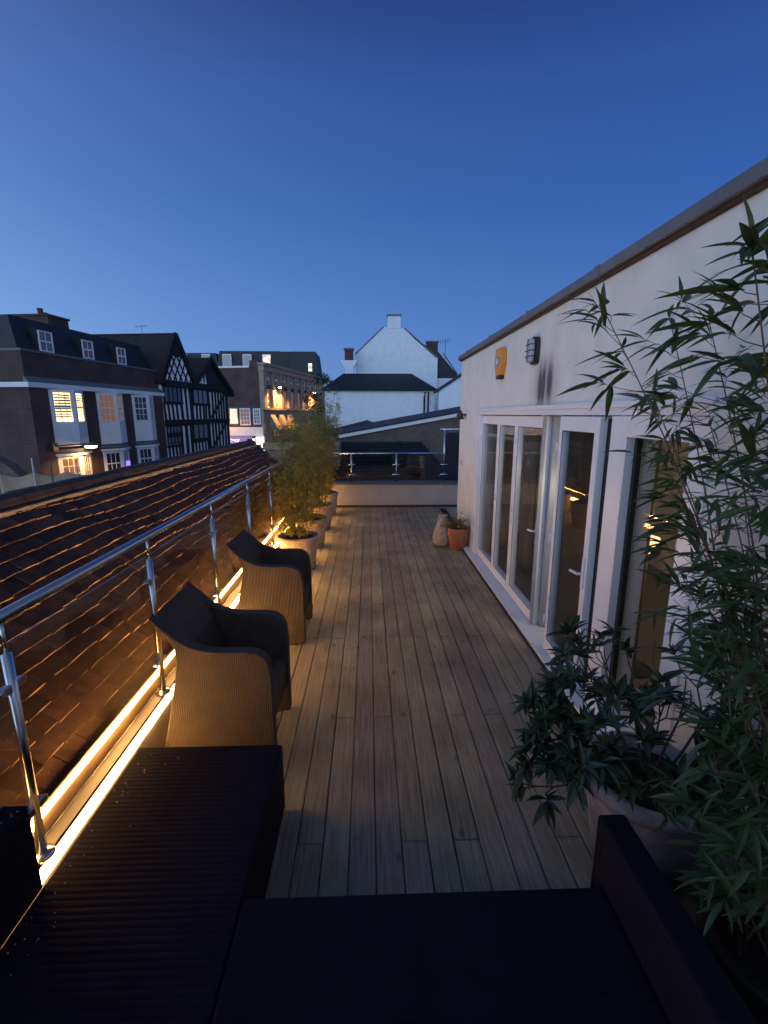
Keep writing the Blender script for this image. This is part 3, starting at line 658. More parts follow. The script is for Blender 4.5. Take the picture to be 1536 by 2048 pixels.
def scatter(cands, meshes, parent, camrel, limit=290, scf=lambda P: 1., rollf=lambda: 0.):
    order = sorted(range(len(cands)), key=lambda i: (cands[i][0]-camrel).length)
    big = set(order[:limit]); mb = MB()
    for i, (P, d) in enumerate(cands):
        me = rn.choice(meshes); sc = scf(P); ro = rollf()
        if i in big: leafobj(me, P, d, parent, ro, sc)
        else:
            mt = Matrix.Translation(P) @ (d.to_track_quat('X', 'Z').to_matrix() @ Matrix.Rotation(ro, 3, 'X')).to_4x4() @ Matrix.Scale(sc, 4)
            mb.add([mt @ v.co for v in me.vertices], [tuple(p.vertices) for p in me.polygons])
    if mb.v: tag(mb.build('foliage', meshes[0].materials[0], parent), kind='stuff')
scatter(cands, lm, sh, Vector((-1.33, -1.88, 1.73)), scf=lambda P: rn.uniform(.75, 1.15), rollf=lambda: rn.uniform(-.5, .5))

# tall bamboo at right
B0 = Vector((1.41, 1.22, .36))
bpt = empty('plant_pot', (1.41, 1.22, 0), 0, 'dark round pot hidden under the tall bamboo at the right edge', 'plant pot')
MB().lathe(pot_profile(.22, .17, .40), n=36).build('pot', M['darkpot'], bpt, smooth=True)
MB().lathe([(0, .345), (.19, .34)], n=20).build('soil', M['soil'], bpt)
bb = empty('bamboo_plant', tuple(B0), 0, 'tall leafy bamboo arching over the right side of the picture', 'bamboo')
rn = random.Random(21)
lmb = [leaf_mesh('leaf', M['bamdk'], .10+.014*i, .015+.0018*i, .25, .15) for i in range(5)]
stems = [  # (tip world, lateral bow)
    ((.98, 2.02, 2.62), .25), ((1.34, 2.15, 2.62), .12), ((1.22, 1.72, 2.52), .15), ((1.10, 1.30, 2.72), .05), ((1.22, 1.28, 2.95), .05),
    ((1.50, 1.75, 2.35), .08), ((1.45, 1.95, 2.15), .1), ((1.18, 1.85, 2.05), .2), ((1.50, 1.40, 2.55), .0), ((1.38, 1.62, 1.85), .1), ((1.05, 1.55, 1.75), .15),
    ((1.30, 1.35, 2.1), .05), ((1.55, 1.25, 2.7), .0), ((1.42, 2.3, 2.25), .15), ((1.12, 1.20, 1.45), .08), ((1.02, 1.02, 1.25), .06), ((1.2, .9, 1.4), .05), ((1.5, 2.05, 1.7), .08), ((.93, 1.2, 2.60), .05), ((1.02, 1.25, 2.58), .05), ((1.0, 1.14, 2.70), .04), ((1.12, 1.3, 1.15), .02), ((1.15, 1.05, .95), .0), ((1.2, .95, 1.1), .0), ((1.3, 1.0, 1.0), .0), ((1.02, 1.2, 1.0), .0), ((1.45, 1.5, 1.4), .05), ((1.4, 1.8, 1.5), .05), ((1.25, 1.5, 1.6), .08)]
bs = MB(); cb = []
for (tip, bow) in stems:
    tp = Vector(tip)-B0; a = rn.uniform(0, 6.28); base = Vector((.15*math.cos(a)*rn.random(), .15*math.sin(a)*rn.random(), 0))
    pts = []
    for i in range(9):
        t = i/8; p = base.lerp(tp, t); p += Vector((bow*.7, -bow*.3, 0))*math.sin(math.pi*t)*.6; p.z = base.z+(tp.z-base.z)*(t**.92)
        pts.append(p)
    bs.tube(pts, .0055, 6, .0018)
    hgt = tp.z; nb = int(hgt*(17 if tip[1] > 1.26 or tip[2] < 1.5 else 10))
    for k in range(nb):
        t = .22+.78*(k+rn.random())/nb; f = t*8; i = min(7, int(f)); q = pts[i].lerp(pts[i+1], f-i)
        a2 = rn.uniform(0, 6.28); ln = rn.uniform(.08, .30)*(1.15-.5*t)
        d = Vector((math.cos(a2)-.25, math.sin(a2), rn.uniform(.15, 1.0))).normalized(); e = q+d*ln
        if e.x+B0.x > 1.60 or (e.z+B0.z > 2.62 and e.y+B0.y < 1.8): continue
        bs.tube([q, q.lerp(e, .5)+Vector((0, 0, -.006)), e], .0016, 4, .0009)
        for _ in range(rn.choice((3, 4, 5))):
            s_ = rn.uniform(.45, 1); dd = Vector((d.x+rn.uniform(-.8, .8), d.y+rn.uniform(-.8, .8), d.z*.4+rn.uniform(-.65, .45))).normalized()
            P = q.lerp(e, s_)
            if P.x+dd.x*.13+B0.x < 1.63: cb.append((P, dd))
    for _ in range(5):
        dd = Vector((rn.uniform(-.9, .3), rn.uniform(-.6, .6), rn.uniform(-.5, .45))).normalized(); cb.append((pts[-1], dd))
bs.build('stem', M['twig'], bb)
scatter(cb, lmb, bb, Vector((0, 0, 2.2))-B0, scf=lambda P: rn.uniform(.62, 1.1)*(1.3 if P.z > 1.85 else 1.), rollf=lambda: rn.uniform(-.8, .8))

# pots by the house wall
vz = empty('stone_vase', (1.24, 7.62, 0), 0, 'pear shaped pale stone vase left of the red terracotta pot', 'vase')
MB().lathe([(0, 0), (.115, 0), (.155, .06), (.165, .14), (.15, .24), (.115, .36), (.085, .44), (.075, .50), (.085, .53), (.07, .535), (.06, .50), (0, .48)], n=30, wob=.01).build('body', M['stone'], vz, smooth=True)
tp_ = empty('plant_pot', (1.47, 7.40, 0), 0, 'red terracotta flower pot beside the stone vase at the wall', 'plant pot')
MB().lathe([(0, 0), (.135, 0), (.185, .36), (.19, .37), (.175, .37), (.165, .33), (0, .33)], n=32, wob=.004).build('pot', M['terra'], tp_, smooth=True)
fl = empty('flowering_plant', (1.45, 7.42, .33), 0, 'small bushy green plant with pale flowers in the terracotta pot', 'plant')
rn = random.Random(9); mb = MB(); fw = MB(); stm = MB()
for k in range(60):
    a = rn.uniform(0, 6.28); el = rn.uniform(.1, 1.4); ln = rn.uniform(.12, .33); d = Vector((math.cos(a)*math.cos(el), math.sin(a)*math.cos(el), math.sin(el)))
    if d.x*ln > .15: d.x *= .4
    stm.tube([(0, 0, 0), d*ln*.5, d*ln], .003, 4)
    for _ in range(10): small_leaf(mb, d*ln*rn.uniform(.45, 1), Vector((rn.uniform(-1, 1), rn.uniform(-1, 1), rn.uniform(-.4, .8))), rn.uniform(.03, .06), rn.uniform(.018, .03), rn.uniform(-1, 1))
    if k % 12 == 0:
        for _ in range(7): small_leaf(fw, d*ln*1.02, Vector((rn.uniform(-1, 1), rn.uniform(-1, 1), rn.uniform(0, .8))), .025, .022)
stm.build('stem', M['stem'], fl); tag(mb.build('foliage', M['shrub' if 0 else 'bam'], fl), kind='stuff'); fw.build('flower', M['flower'], fl)
# plant seen inside the room
ip = empty('house_plant', (2.75, 5.9, .08), 0, 'dark leafy house plant standing inside behind the open doors', 'plant')
MB().lathe(pot_profile(.16, .12, .3), n=20).build('pot', M['blackm'], ip, smooth=True)
mb = MB()
for k in range(46):
    a = rn.uniform(0, 6.28); d = Vector((math.cos(a), math.sin(a), rn.uniform(.3, 2))).normalized(); small_leaf(mb, Vector((0, 0, .28+rn.uniform(0, .5)))+d*.05, d, rn.uniform(.25, .45), .09, rn.uniform(-1, 1))
tag(mb.build('foliage', M['shrub'], ip), kind='stuff')

# ================================================================== STREET BUILDINGS
def win(parent, s0, s1, z0, z1, x, pane, nx=3, nz=4, fw=.045, mw=.022, mid=True, frame='white', depth=.05, name='window'):
    """sash window facing local +x: frame (muntins) with its panes as a sub-part"""
    f = MB().box(x, x+depth, s0-fw, s0, z0-fw, z1+fw).box(x, x+depth, s1, s1+fw, z0-fw, z1+fw).box(x, x+depth, s0, s1, z1, z1+fw).box(x, x+depth+.02, s0, s1, z0-fw, z0)
    for i in range(1, nx): y = s0+(s1-s0)*i/nx; f.box(x+.012, x+depth-.012, y-mw/2, y+mw/2, z0, z1)
    for i in range(1, nz):
        z = z0+(z1-z0)*i/nz; h = mw*(1.6 if mid and i*2 == nz else .5)*1.0
        f.box(x+.010, x+depth-.010, s0, s1, z-h, z+h)
    o = f.build(name, M[frame], parent)
    MB().box(x+.005, x+.012, s0, s1, z0, z1).build('pane', M[pane] if isinstance(pane, str) else pane, o)
    return o

THA = R(6.9)
A = empty('mansard_house', (-12.61, 20, 0), -THA, 'dark brick house with white double bay windows and slate mansard roof across the street', 'house')
piers = [(-1.62, -.72), (1.22, 1.98), (3.92, 4.58), (6.54, 7.42)]
MB().box(-8.5, -.30, -1.62, 7.42, -4.6, 3.20).build('inner_wall', M['brickA'], A)
for a, b in piers: MB().box(-.298, 0, a, b, -4.6, 3.20).build('wall', M['brickA'], A)
for a, b in ((-.72, 1.22), (1.98, 3.92), (4.58, 6.54)):
    MB().box(-.297, -.03, a, b, -4.6, -1.4).build('wall', M['brickA'], A)
MB().box(-8.52, .10, -1.72, 7.52, 3.205, 3.40).build('cornice', M['white'], A, bevel=.02)
MB().prism([(.06, 3.41), (.04, 3.46), (-.09, 3.62), (-.11, 3.62), (-.11, 3.41)], 'y', -1.68, 7.48).build('lead_flashing', M['lead'], A)
MB().box(-8.5, -.11, -1.60, 7.30, 3.42, 4.52).build('parapet', M['brickA'], A)
MB().box(-8.52, -.07, -1.64, 7.34, 4.525, 4.62).build('coping', M['coping'], A)
rfm = MB(); zb, zt = 4.622, 5.92
rfm.add([(-.45, -1.35, zb), (-.45, 7.25, zb), (-8.4, 7.25, zb), (-8.4, -1.35, zb), (-.95, -1.0, zt), (-.95, 7.25, zt), (-8.4, 7.25, zt), (-8.4, -1.0, zt)],
        [(0, 1, 5, 4), (3, 0, 4, 7), (4, 5, 6, 7), (1, 2, 6, 5), (2, 3, 7, 6)])
rfm.build('roof', M['slate'], A)
for a, b in ((-.27, .33), (2.12, 2.70), (4.50, 5.06)):
    MB().box(-1.1, -.44, a-.12, b+.12, 4.63, 5.56).build('dormer', M['slate'], A)
    win(A, a, b, 4.72, 5.42, -.43, 'panemauve', 2, 2, .05, .02)
cb_ = MB().box(-3.4, -1.6, 1.75, 2.95, 5.925, 6.42).box(-3.46, -1.54, 1.69, 3.01, 6.42, 6.50).build('chimney', M['brickA'], A)
MB().lathe([(.10, 0), (.12, .28), (.09, .30)], (-2.2, 2.1, 6.505), 12).build('chimney_pot', M['brickC'], cb_)
MB().lathe([(.09, 0), (.11, .20), (.09, .22)], (-2.4, 2.6, 6.505), 12).build('chimney_pot', M['brickC'], cb_)
MB().box(-4.4, -3.9, -.6, -.1, 5.925, 6.05).build('roof_vent', M['slate'], A)

def bay(s0, s1, z0, zp, z1, panes, x0=0.0, out=.34, corn=False, nz=4, nx=3, blind=False):
    sm = (s0+s1)/2
    # solid apron below and head above, V shaped in plan
    plan = [(x0-.28, s0), (x0, s0), (x0+out, sm), (x0, s1), (x0-.28, s1)]
    MB().prism(plan, 'z', z0, zp).build('bay_panel', M['white'], A)
    MB().prism(plan, 'z', z1-.06, z1).build('bay_head', M['white'], A)
    if corn:
        MB().prism([(x0-.2, s0-.1), (x0+.03, s0-.1), (x0+out+.12, sm), (x0+.03, s1+.1), (x0-.2, s1+.1)], 'z', z1+.002, z1+.10).build('bay_cornice', M['white'], A)
    for k, (pa, pb) in enumerate((((x0, s0), (x0+out, sm)), ((x0+out, sm), (x0, s1)))):
        pa = Vector((pa[0], pa[1], 0)); pb = Vector((pb[0], pb[1], 0)); d = (pb-pa); Ln = d.length
        ang = math.atan2(d.y, d.x)-math.pi/2
        h = empty('bay_window', (pa.x, pa.y, 0), ang); h.parent = A
        wa, wb = Ln*.17, Ln*.83
        fm = MB().box(-.08, -.005, 0, wa-.045, zp+.002, z1-.062).box(-.08, -.005, wb+.045, Ln, zp+.002, z1-.062)
        zt_ = z1-.12; zb_ = zp+.06
        fm.box(-.06, -.01, wa-.045, wa, zb_-.05, zt_+.05).box(-.06, -.01, wb, wb+.045, zb_-.05, zt_+.05).box(-.06, -.01, wa, wb, zt_, zt_+.05).box(-.06, .02, wa, wb, zb_-.05, zb_)
        mw = .02
        for i in range(1, nx): y = wa+(wb-wa)*i/nx; fm.box(-.05, -.02, y-mw/2, y+mw/2, zb_, zt_)
        for i in range(1, nz):
            z = zb_+(zt_-zb_)*i/nz; hh = mw*(1.2 if i*2 == nz else .5); fm.box(-.052, -.018, wa, wb, z-hh, z+hh)
        fm.build('frame', M['white'], h)
        MB().box(-.048, -.042, wa, wb, zb_, zt_).build('pane', M[panes[k]], h)
        if blind and k == 0:
            bm_ = MB()
            for i in range(9):
                z = zt_-.06-i*.108; bm_.box(-.040, -.03, wa+.02, wb-.02, z-.065, z-.01)
            bm_.build('blind_slats', M['blackm'], h)
        if blind and k == 1:
            bm_ = MB()
            for i in range(3):
                z = zt_-.06-i*.10; bm_.box(-.040, -.03, wa+.02, wb-.02, z-.05, z-.01)
            bm_.build('blind_slats', M['blackm'], h)
bay(-.70, 1.20, .90, 1.86, 3.19, ('lit', 'lit'), blind=True)
bay(2.00, 3.90, .84, 1.86, 3.19, ('panewarm', 'panewarm'))
bay(4.60, 6.52, .84, 1.86, 3.19, ('pane', 'panemauve'))
for s0, s1, pn in ((-.72, 1.22, ('panewarm', 'panewarm')), (1.96, 3.94, ('pane', 'panemauve')), (4.56, 6.56, ('pane', 'panegrey'))):
    MB().prism([(-.2, s0-.02), (0.0, s0-.02), (.42, (s0+s1)/2), (0.0, s1+.02), (-.2, s1+.02)], 'z', .66, .80).build('bay_roof', M['lead'], A)
    bay(s0+.02, s1-.02, -1.4, -.62, .52, pn, corn=True, nz=2 if s0 > 0 else 3)
MB().box(-.045, -.04+.30, 3.35, 3.36, -.5, 0).build('bay_light', M['purple'], A) if 0 else None
MB().box(.19, .20, 3.30, 3.62, -.55, -.05).build('purple_screen', M['purple'], A)
# street lamp on a bracket
sl = empty('street_lamp', (-12.61+.1*math.cos(THA)-.9*math.sin(THA), 20-.9*math.cos(THA), .95), -THA, 'lit wall bracket street lamp in front of the first white bay', 'street lamp')
MB().tube([(0, 0, 0), (.25, .25, .03), (.72, .85, .06)], .03, 8).build('arm', M['pole'], sl, smooth=True)
MB().box(-.05, .05, -.12, .12, -.2, .15).build('bracket', M['pole'], sl)
MB().lathe([(0, .10), (.2, .08), (.34, .0), (.34, -.03)], (.80, .98, .0), 16).build('hood', M['pole'], sl, smooth=True)
MB().lathe([(.24, 0), (.20, -.09), (0, -.13)], (.80, .98, -.02), 16).build('bulb', M['bulb'], sl, smooth=True)
def plight(parent, loc, e, col=(1, .55, .18), r=.08, name='bulb_light'):
    l_ = bpy.data.lights.new(name, 'SPOT'); l_.spot_size = R(158); l_.spot_blend = .35; l_.energy = e; l_.color = col; l_.shadow_soft_size = r
    o = bpy.data.objects.new(name, l_); COL.objects.link(o); o.location = loc; o.parent = parent; return o
plight(sl, (.80, .98, -.14), 420)

ta2 = empty('roof_aerial', (5.75, 36.3, 6.2), 0, 'small television aerial behind the right slope of the white gable', 'aerial')
m_ = MB().bar((0, 0, 0), (0, 0, 1.5), .03, .03).bar((-.4, 0, 1.3), (.4, 0, 1.45), .02, .02)
for k in range(5): m_.bar((-.36+.17*k, 0, 1.12+.03*k), (-.36+.17*k, 0, 1.52+.03*k), .015, .015)
m_.build('mast', M['wire'], ta2)
# tv aerial
ta = empty('roof_aerial', (-12.2, 26.8, 5.9), 0, 'thin television aerial above the roof left of the timber gable', 'aerial')
m_ = MB().bar((0, 0, 0), (0, 0, 1.0), .016, .016).bar((-.35, 0, .92), (.3, 0, .98), .012, .012)
for k in range(5): m_.bar((-.32+.14*k, -.18, .92+.014*k), (-.32+.14*k, .18, .92+.014*k), .009, .009)
m_.build('mast', M['wire'], ta)

# ---- timber framed building (local frame shared with the facade line)
T = empty('timber_framed_house', (-12.61, 20, 0), -THA, 'black and white timber framed house with two steep gables across the street', 'house')
MB().box(-8.0, -.02, 7.45, 16.1, -4.6, 3.98).build('wall', M['plaster'], T)
def bm(poly=None, a=None, b=None, wd=.16, x=0., th=.07, nm='beam'):
    if poly and len(poly) == 4: poly = [(poly[0][0]+.022, poly[0][1]), (poly[1][0]-.022, poly[1][1]), (poly[2][0]-.022, poly[2][1]), (poly[3][0]+.022, poly[3][1])]
    if poly: MB().prism(poly, 'x', x, x+th).build(nm, M['beam'], T)
    else: MB().bar((x+th/2, a[0], a[1]), (x+th/2, b[0], b[1]), th, wd, up=(0, b[1]-a[1]+1e-6, -(b[0]-a[0]))).build(nm, M['beam'], T)
def bx(s0, s1, z0, z1, x=.0, th=.07):
    if .12 < s1-s0 < .32: s0, s1 = s0+.022, s1-.022
    MB().box(x, x+th, s0, s1, z0, z1).build('beam', M['beam'], T)
bx(7.46, 10.72, 3.80, 4.14, 0, .30); bx(10.74, 13.2, 3.82, 4.10, 0, .26)
bx(7.46, 16.1, 1.60, 1.90, 0, .16); bx(7.46, 10.4, 1.545, 1.6, 0, .1)
bx(13.2, 16.1, 3.74, 3.9)
bx(7.46, 9.55, 2.80, 2.90, .01, .1); bx(10.7, 13.2, 2.76, 2.90, .01, .1)
for a, b in ((7.46, 7.60), (7.88, 8.02), (8.32, 8.48), (8.78, 8.96), (9.32, 9.55)): bm([(a-.03, 2.80), (b-.03, 2.80), (b+.05, 1.905), (a+.05, 1.905)])
for a, b in ((9.95, 10.12), (10.48, 10.72)): bm([(a-.02, 3.80), (b-.02, 3.80), (b+.03, 1.905), (a+.03, 1.905)])
for a in (11.25, 11.72, 12.22, 12.55): bm([(a, 2.76), (a+.17, 2.76), (a+.12, 1.905), (a-.05, 1.905)])
bx(10.70, 10.86, 1.905, 3.80); bx(12.95, 13.22, 1.905, 3.80)
for a in (13.62, 14.1, 14.55, 15.0, 15.42, 15.86): bm([(a, 3.74), (a+.19, 3.74), (a+.14, 1.905), (a-.05, 1.905)])
bm(a=(15.75, 3.74), b=(13.25, 2.0), wd=.17, x=.075, th=.04)
# lower storey
bx(9.02, 9.26, -1.2, 1.545); bx(9.62, 9.92, -1.2, 1.545); bx(10.24, 10.52, -1.2, 1.60); bx(12.72, 13.02, -1.2, 1.60)
bx(7.46, 9.10, .30, .45, .01, .1); bx(10.50, 12.75, .42, .58, .01, .1)
for a in (7.55, 7.95, 8.35, 8.72): bx(a, a+.15, -1.2, .30)
for a in (10.78, 11.22, 11.66, 12.10, 12.5): bx(a, a+.14, -1.2, .42)
for a in (13.38, 13.85, 14.35, 14.9, 15.4, 15.86): bm([(a, 1.6), (a+.19, 1.6), (a+.14, -1.2), (a-.05, -1.2)])
bm(a=(15.6, 1.6), b=(13.1, -.1), wd=.17, x=.075, th=.04)
bx(13.1, 16.1, -.25, -.05)
bx(15.98, 16.12, -4.6, 3.74, -.0, .09)
win(T, 7.58, 9.48, 2.95, 3.76, .03, 'pane', 4, 1, .08, .06, frame='beam')
win(T, 11.0, 12.85, 2.94, 3.76, .03, 'panegrey', 3, 1, .10, .10, frame='beam')
win(T, 7.55, 8.98, .55, 1.50, .03, 'panegrey', 4, 2, .06, .09, frame='beam')
win(T, 10.70, 12.60, .66, 1.55, .03, 'panegrey', 3, 1, .08, .10, frame='beam')
# gable one: white infill with a lattice of diagonal beams
MB().prism([(7.3, 4.145), (10.75, 4.145), (9.0, 6.62)], 'x', -.05, .18).build('gable_wall', M['plaster'], T)
def clipbar(p, q, poly):    # clip a segment to the gable triangle
    (x0, z0), (x1, z1) = p, q; t0, t1 = 0., 1.
    n = len(poly)
    for i in range(n):
        ax, az = poly[i]; bx_, bz = poly[(i+1) % n]; nx_, nz_ = -(bz-az), (bx_-ax)
        da = (x0-ax)*nx_+(z0-az)*nz_; db = (x1-ax)*nx_+(z1-az)*nz_
        if da < 0 and db < 0: return None
        if da < 0: t0 = max(t0, da/(da-db))
        elif db < 0: t1 = min(t1, da/(da-db))
    if t1 <= t0: return None
    return (x0+(x1-x0)*t0, z0+(z1-z0)*t0), (x0+(x1-x0)*t1, z0+(z1-z0)*t1)
tri = [(7.34, 4.16), (10.7, 4.16), (9.0, 6.50)]
for k in range(-9, 10):
    cx_ = 8.98+k*.62
    for sg in (-1, 1):
        r_ = clipbar((cx_-sg*2.2, 4.3-.36-2.2*1.36+.0), (cx_+sg*2.2, 4.3-.36+2.2*1.36), tri)
        if r_: bm(a=r_[0], b=r_[1], wd=.10, x=.181 if sg > 0 else .20, th=.03)
bm(a=(7.05, 3.98), b=(9.02, 6.78), wd=.34, x=.24, th=.10, nm='bargeboard'); bm(a=(8.98, 6.78), b=(10.98, 3.98), wd=.34, x=.242, th=.10, nm='bargeboard')
MB().prism([(8.5, 5.55), (9.5, 5.55), (9.0, 6.55)], 'x', .235, .30).build('gable_board', M['beam'], T)
MB().add([(.34, 6.95, 3.95), (.34, 9.0, 6.86), (-8, 9.0, 6.86), (-8, 6.95, 3.95)], [(0, 1, 2, 3)]).add([(.34, 11.1, 3.9), (.34, 9.0, 6.862), (-8, 9.0, 6.862), (-8, 11.1, 3.9)], [(0, 3, 2, 1)]).build('roof', M['brownroof'], T).modifiers.new('s', 'SOLIDIFY').thickness = .12
# gable two
MB().prism([(10.8, 4.11), (16.2, 3.75), (16.2, 3.95), (13.45, 5.75)], 'x', -.05, .12).build('gable_wall', M['beam'], T)
for pl in ([(11.72, 4.2), (12.02, 4.2), (11.88, 4.52)], [(12.1, 4.2), (12.35, 4.2), (12.22, 4.75), (12.06, 4.6)], [(12.5, 4.2), (12.75, 4.2), (12.62, 4.8)]):
    MB().prism(pl, 'x', .121, .15).build('gable_panel', M['plaster'], T)
bm(a=(10.9, 4.0), b=(13.5, 5.95), wd=.3, x=.2, th=.1, nm='bargeboard'); bm(a=(13.4, 5.95), b=(16.9, 3.72), wd=.3, x=.202, th=.1, nm='bargeboard')
MB().add([(.34, 10.8, 3.9), (.34, 13.45, 6.0), (-8, 13.45, 6.0), (-8, 10.8, 3.9)], [(0, 1, 2, 3)]).add([(.34, 16.95, 3.62), (.34, 13.45, 6.002), (-8, 13.45, 6.002), (-8, 16.95, 3.62)], [(0, 3, 2, 1)]).build('roof', M['brownroof'], T).modifiers.new('s', 'SOLIDIFY').thickness = .12

# ---- brick and stone bank-like building down the street
THD = R(11)
D = empty('colonnaded_building', (-13.3, 60, 0), -THD, 'brick building with lit stone pilasters and tall windows further down the street', 'building')
MB().box(-14, -.4, 0, 27, -4.6, 8.05).build('wall', M['brickD'], D)
MB().box(-14, -1.6, -.05, .3, 7.9, 8.12).build('coping', M['white'], D)
MB().box(-1.5, -.35, -.03, 27, 8.055, 8.75).build('parapet', M['brickD'], D)
MB().box(-.4, .35, -.05, 27.2, 7.55, 8.20).build('entablature', M['cream'], D)
MB().box(-.45, .65, -.2, 27.4, 8.205, 8.50).build('cornice', M['cream'], D, bevel=.08)
MB().box(-.5, .40, -.1, 27.2, 2.78, 3.05).build('string_course', M['cream'], D)
MB().box(-.4, .05, 0, 27, -4.6, 2.76).build('ground_storey', M['cream'], D)
py = .05
for k in range(10):
    y0 = .05+k*2.85
    MB().box(-.4, .25, y0, y0+.85, 3.06, 7.54).build('pilaster', M['cream'], D)
    MB().box(-.39, .06, y0+.86, y0+2.84, 5.55, 5.95).build('spandrel', M['brickA'], D)
    if k < 9:
        win(D, y0+1.15, y0+2.55, 6.0, 7.4, -.2, 'panemauve', 2, 2, .12, .08, frame='white')
        win(D, y0+1.15, y0+2.55, 3.2, 5.3, -.2, 'panewarm', 2, 3, .12, .08, frame='white')
    for nm_ in ():
        pass
for k, y0 in enumerate((1.5, 4.6, 7.7)):
    MB().prism([(.06, 2.6), (1.3, .3), (1.3, .1), (.06, .1)], 'y', y0, y0+1.5).build('awning', M['cream'], D)
for y0, y1, z0, z1, pn in ((-4.4, -3.55, 1.15, 2.85, 'lit'), (-3.0, -1.85, 1.0, 2.85, 'panewarm'), (-1.2, -.5, 1.1, 2.8, 'panemauve')):
    f = MB(); 
    f.box(y0-.14, y0, -.12, -.02, z0-.14, z1+.14).box(y1, y1+.14, -.12, -.02, z0-.14, z1+.14).box(y0, y1, -.12, -.02, z1, z1+.14).box(y0, y1, -.14, -.02, z0-.14, z0)
    for i in range(1, 3): f.box(y0+(y1-y0)*i/3-.03, y0+(y1-y0)*i/3+.03, -.09, -.03, z0, z1)
    for i in range(1, 4): f.box(y0, y1, -.088, -.032, z0+(z1-z0)*i/4-.03, z0+(z1-z0)*i/4+.03)
    o = f.build('window', M['white'], D); MB().box(y0, y1, -.03, -.01, z0, z1).build('pane', M[pn], o)
MB().box(-7, -.02, -.35, -.02, -.45, .62).build('shop_fascia', M['white'], D)
aw = MB().prism([(-.36, -.5), (-1.9, -1.55), (-1.9, -1.65), (-.36, -.75)], 'x', -5.6, -1.5).build('shop_awning', M['awning'], D)
lg = MB()   # white looping emblem on the awning
for i in range(14):
    a = i*2*math.pi/13; lg.bar((-3.6+.62*math.cos(a), -1.135-.20*math.sin(2*a), -1.0+.02+.137*math.sin(2*a)*-1), (-3.6+.62*math.cos(a+.48), -1.135-.20*math.sin(2*a+.96), -1.0+.02-.137*math.sin(2*a+.96)), .12, .04)
lg.build('awning_emblem', M['shopw'], aw)
MB().box(-6.5, -1.3, -.28, -.02, -3.6, -.8).build('shop_window', M['shopw'], D)
sg_ = MB().box(-.95, .05, -.6, -.40, -3.6, -.55).build('shop_sign', M['shopw'], D)
MB().prism([(-.6, -1.6), (-.3, -1.4), (-.2, -1.9), (-.45, -2.3)], 'y', -.606, -.602).build('sign_emblem', M['bam'], sg_)
def street_bulb(x, y, z, e, lab, c=(1, .55, .18), dirv=(-.5, .0)):
    s = empty('street_lamp', (x, y, z), 0, lab, 'street lamp', 'distant lit lamps on the colonnaded building')
    MB().lathe([(0, .16), (.16, .12), (.24, 0)], n=12).build('hood', M['pole'], s); MB().lathe([(.22, -.01), (.18, -.12), (0, -.2)], n=12).build('bulb', M['bulbw'], s)
    MB().tube([(0, 0, .14), (dirv[0], dirv[1], .3)], .04, 6).build('arm', M['pole'], s)
    plight(s, (0, 0, -.3), e, (1, .46, .12), .15); return s
street_bulb(-13.3+3.6*math.sin(THD)+.85, 60+3.6*math.cos(THD), 5.75, 5200, 'left of two lit lamps on the colonnaded facade')
street_bulb(-13.3+18.6*math.sin(THD)+.85, 60+18.6*math.cos(THD), 5.75, 5200, 'right of two lit lamps on the colonnaded facade')
street_bulb(-19.0, 57.6, 3.2, 900, 'lit lamp half hidden behind the timber framed house corner')

# ---- far dark mansard block
C = empty('office_block', (-28, 100, 0), 0, 'long dark mansard roofed block with small lit windows behind the brick building', 'building')
def frb(x0, x1, y0, y1, z0, z1, ins, mname='slate', nm='roof'):
    MB().add([(x0, y0, z0), (x1, y0, z0), (x1, y1, z0), (x0, y1, z0), (x0+ins, y0+ins, z1), (x1-ins, y0+ins, z1), (x1-ins, y1-ins, z1), (x0+ins, y1-ins, z1)],
             [(0, 1, 5, 4), (1, 2, 6, 5), (2, 3, 7, 6), (3, 0, 4, 7), (4, 5, 6, 7)]).build(nm, M[mname], C)
MB().box(-14, 12, 0, 22, -4.6, 9.5).build('wall', M['brickD'], C)
frb(-12, -2.6, .1, 20, 9.52, 14.6, .9); frb(-3.6, 10.5, 0, 20, 9.5, 15.0, .9)
for x0, wv in ((-1.8, 1.5), (2.3, 1.5), (6.3, 1.6), (-10.6, 1.3), (-6.0, 1.4)):
    f = MB().box(x0-.15, x0+wv+.15, .1, .5, 11.6, 14.3).build('window', M['white'], C)
    MB().box(x0, x0+wv, .06, .09, 11.8, 14.1).build('pane', M['skyl' if x0 != 6.3 else 'litw'], f)
C2 = empty('office_tower', (-13.5, 96, 0), 0, 'dark flat topped roof block with one lit window above the colonnaded building', 'building')
C = C2
MB().box(-3.0, 3.2, 0, 10, -4.6, 10.2).build('wall', M['slate'], C2)
frb(-2.4, 3.4, 0, 10, 10.25, 14.4, .5); frb(-6.5, -1.0, 2, 10, 10.2, 14.6, .3)
MB().box(1.55, 2.25, -.05, .05+.2, 10.6, 12.1).build('window', M['litw'], C2)

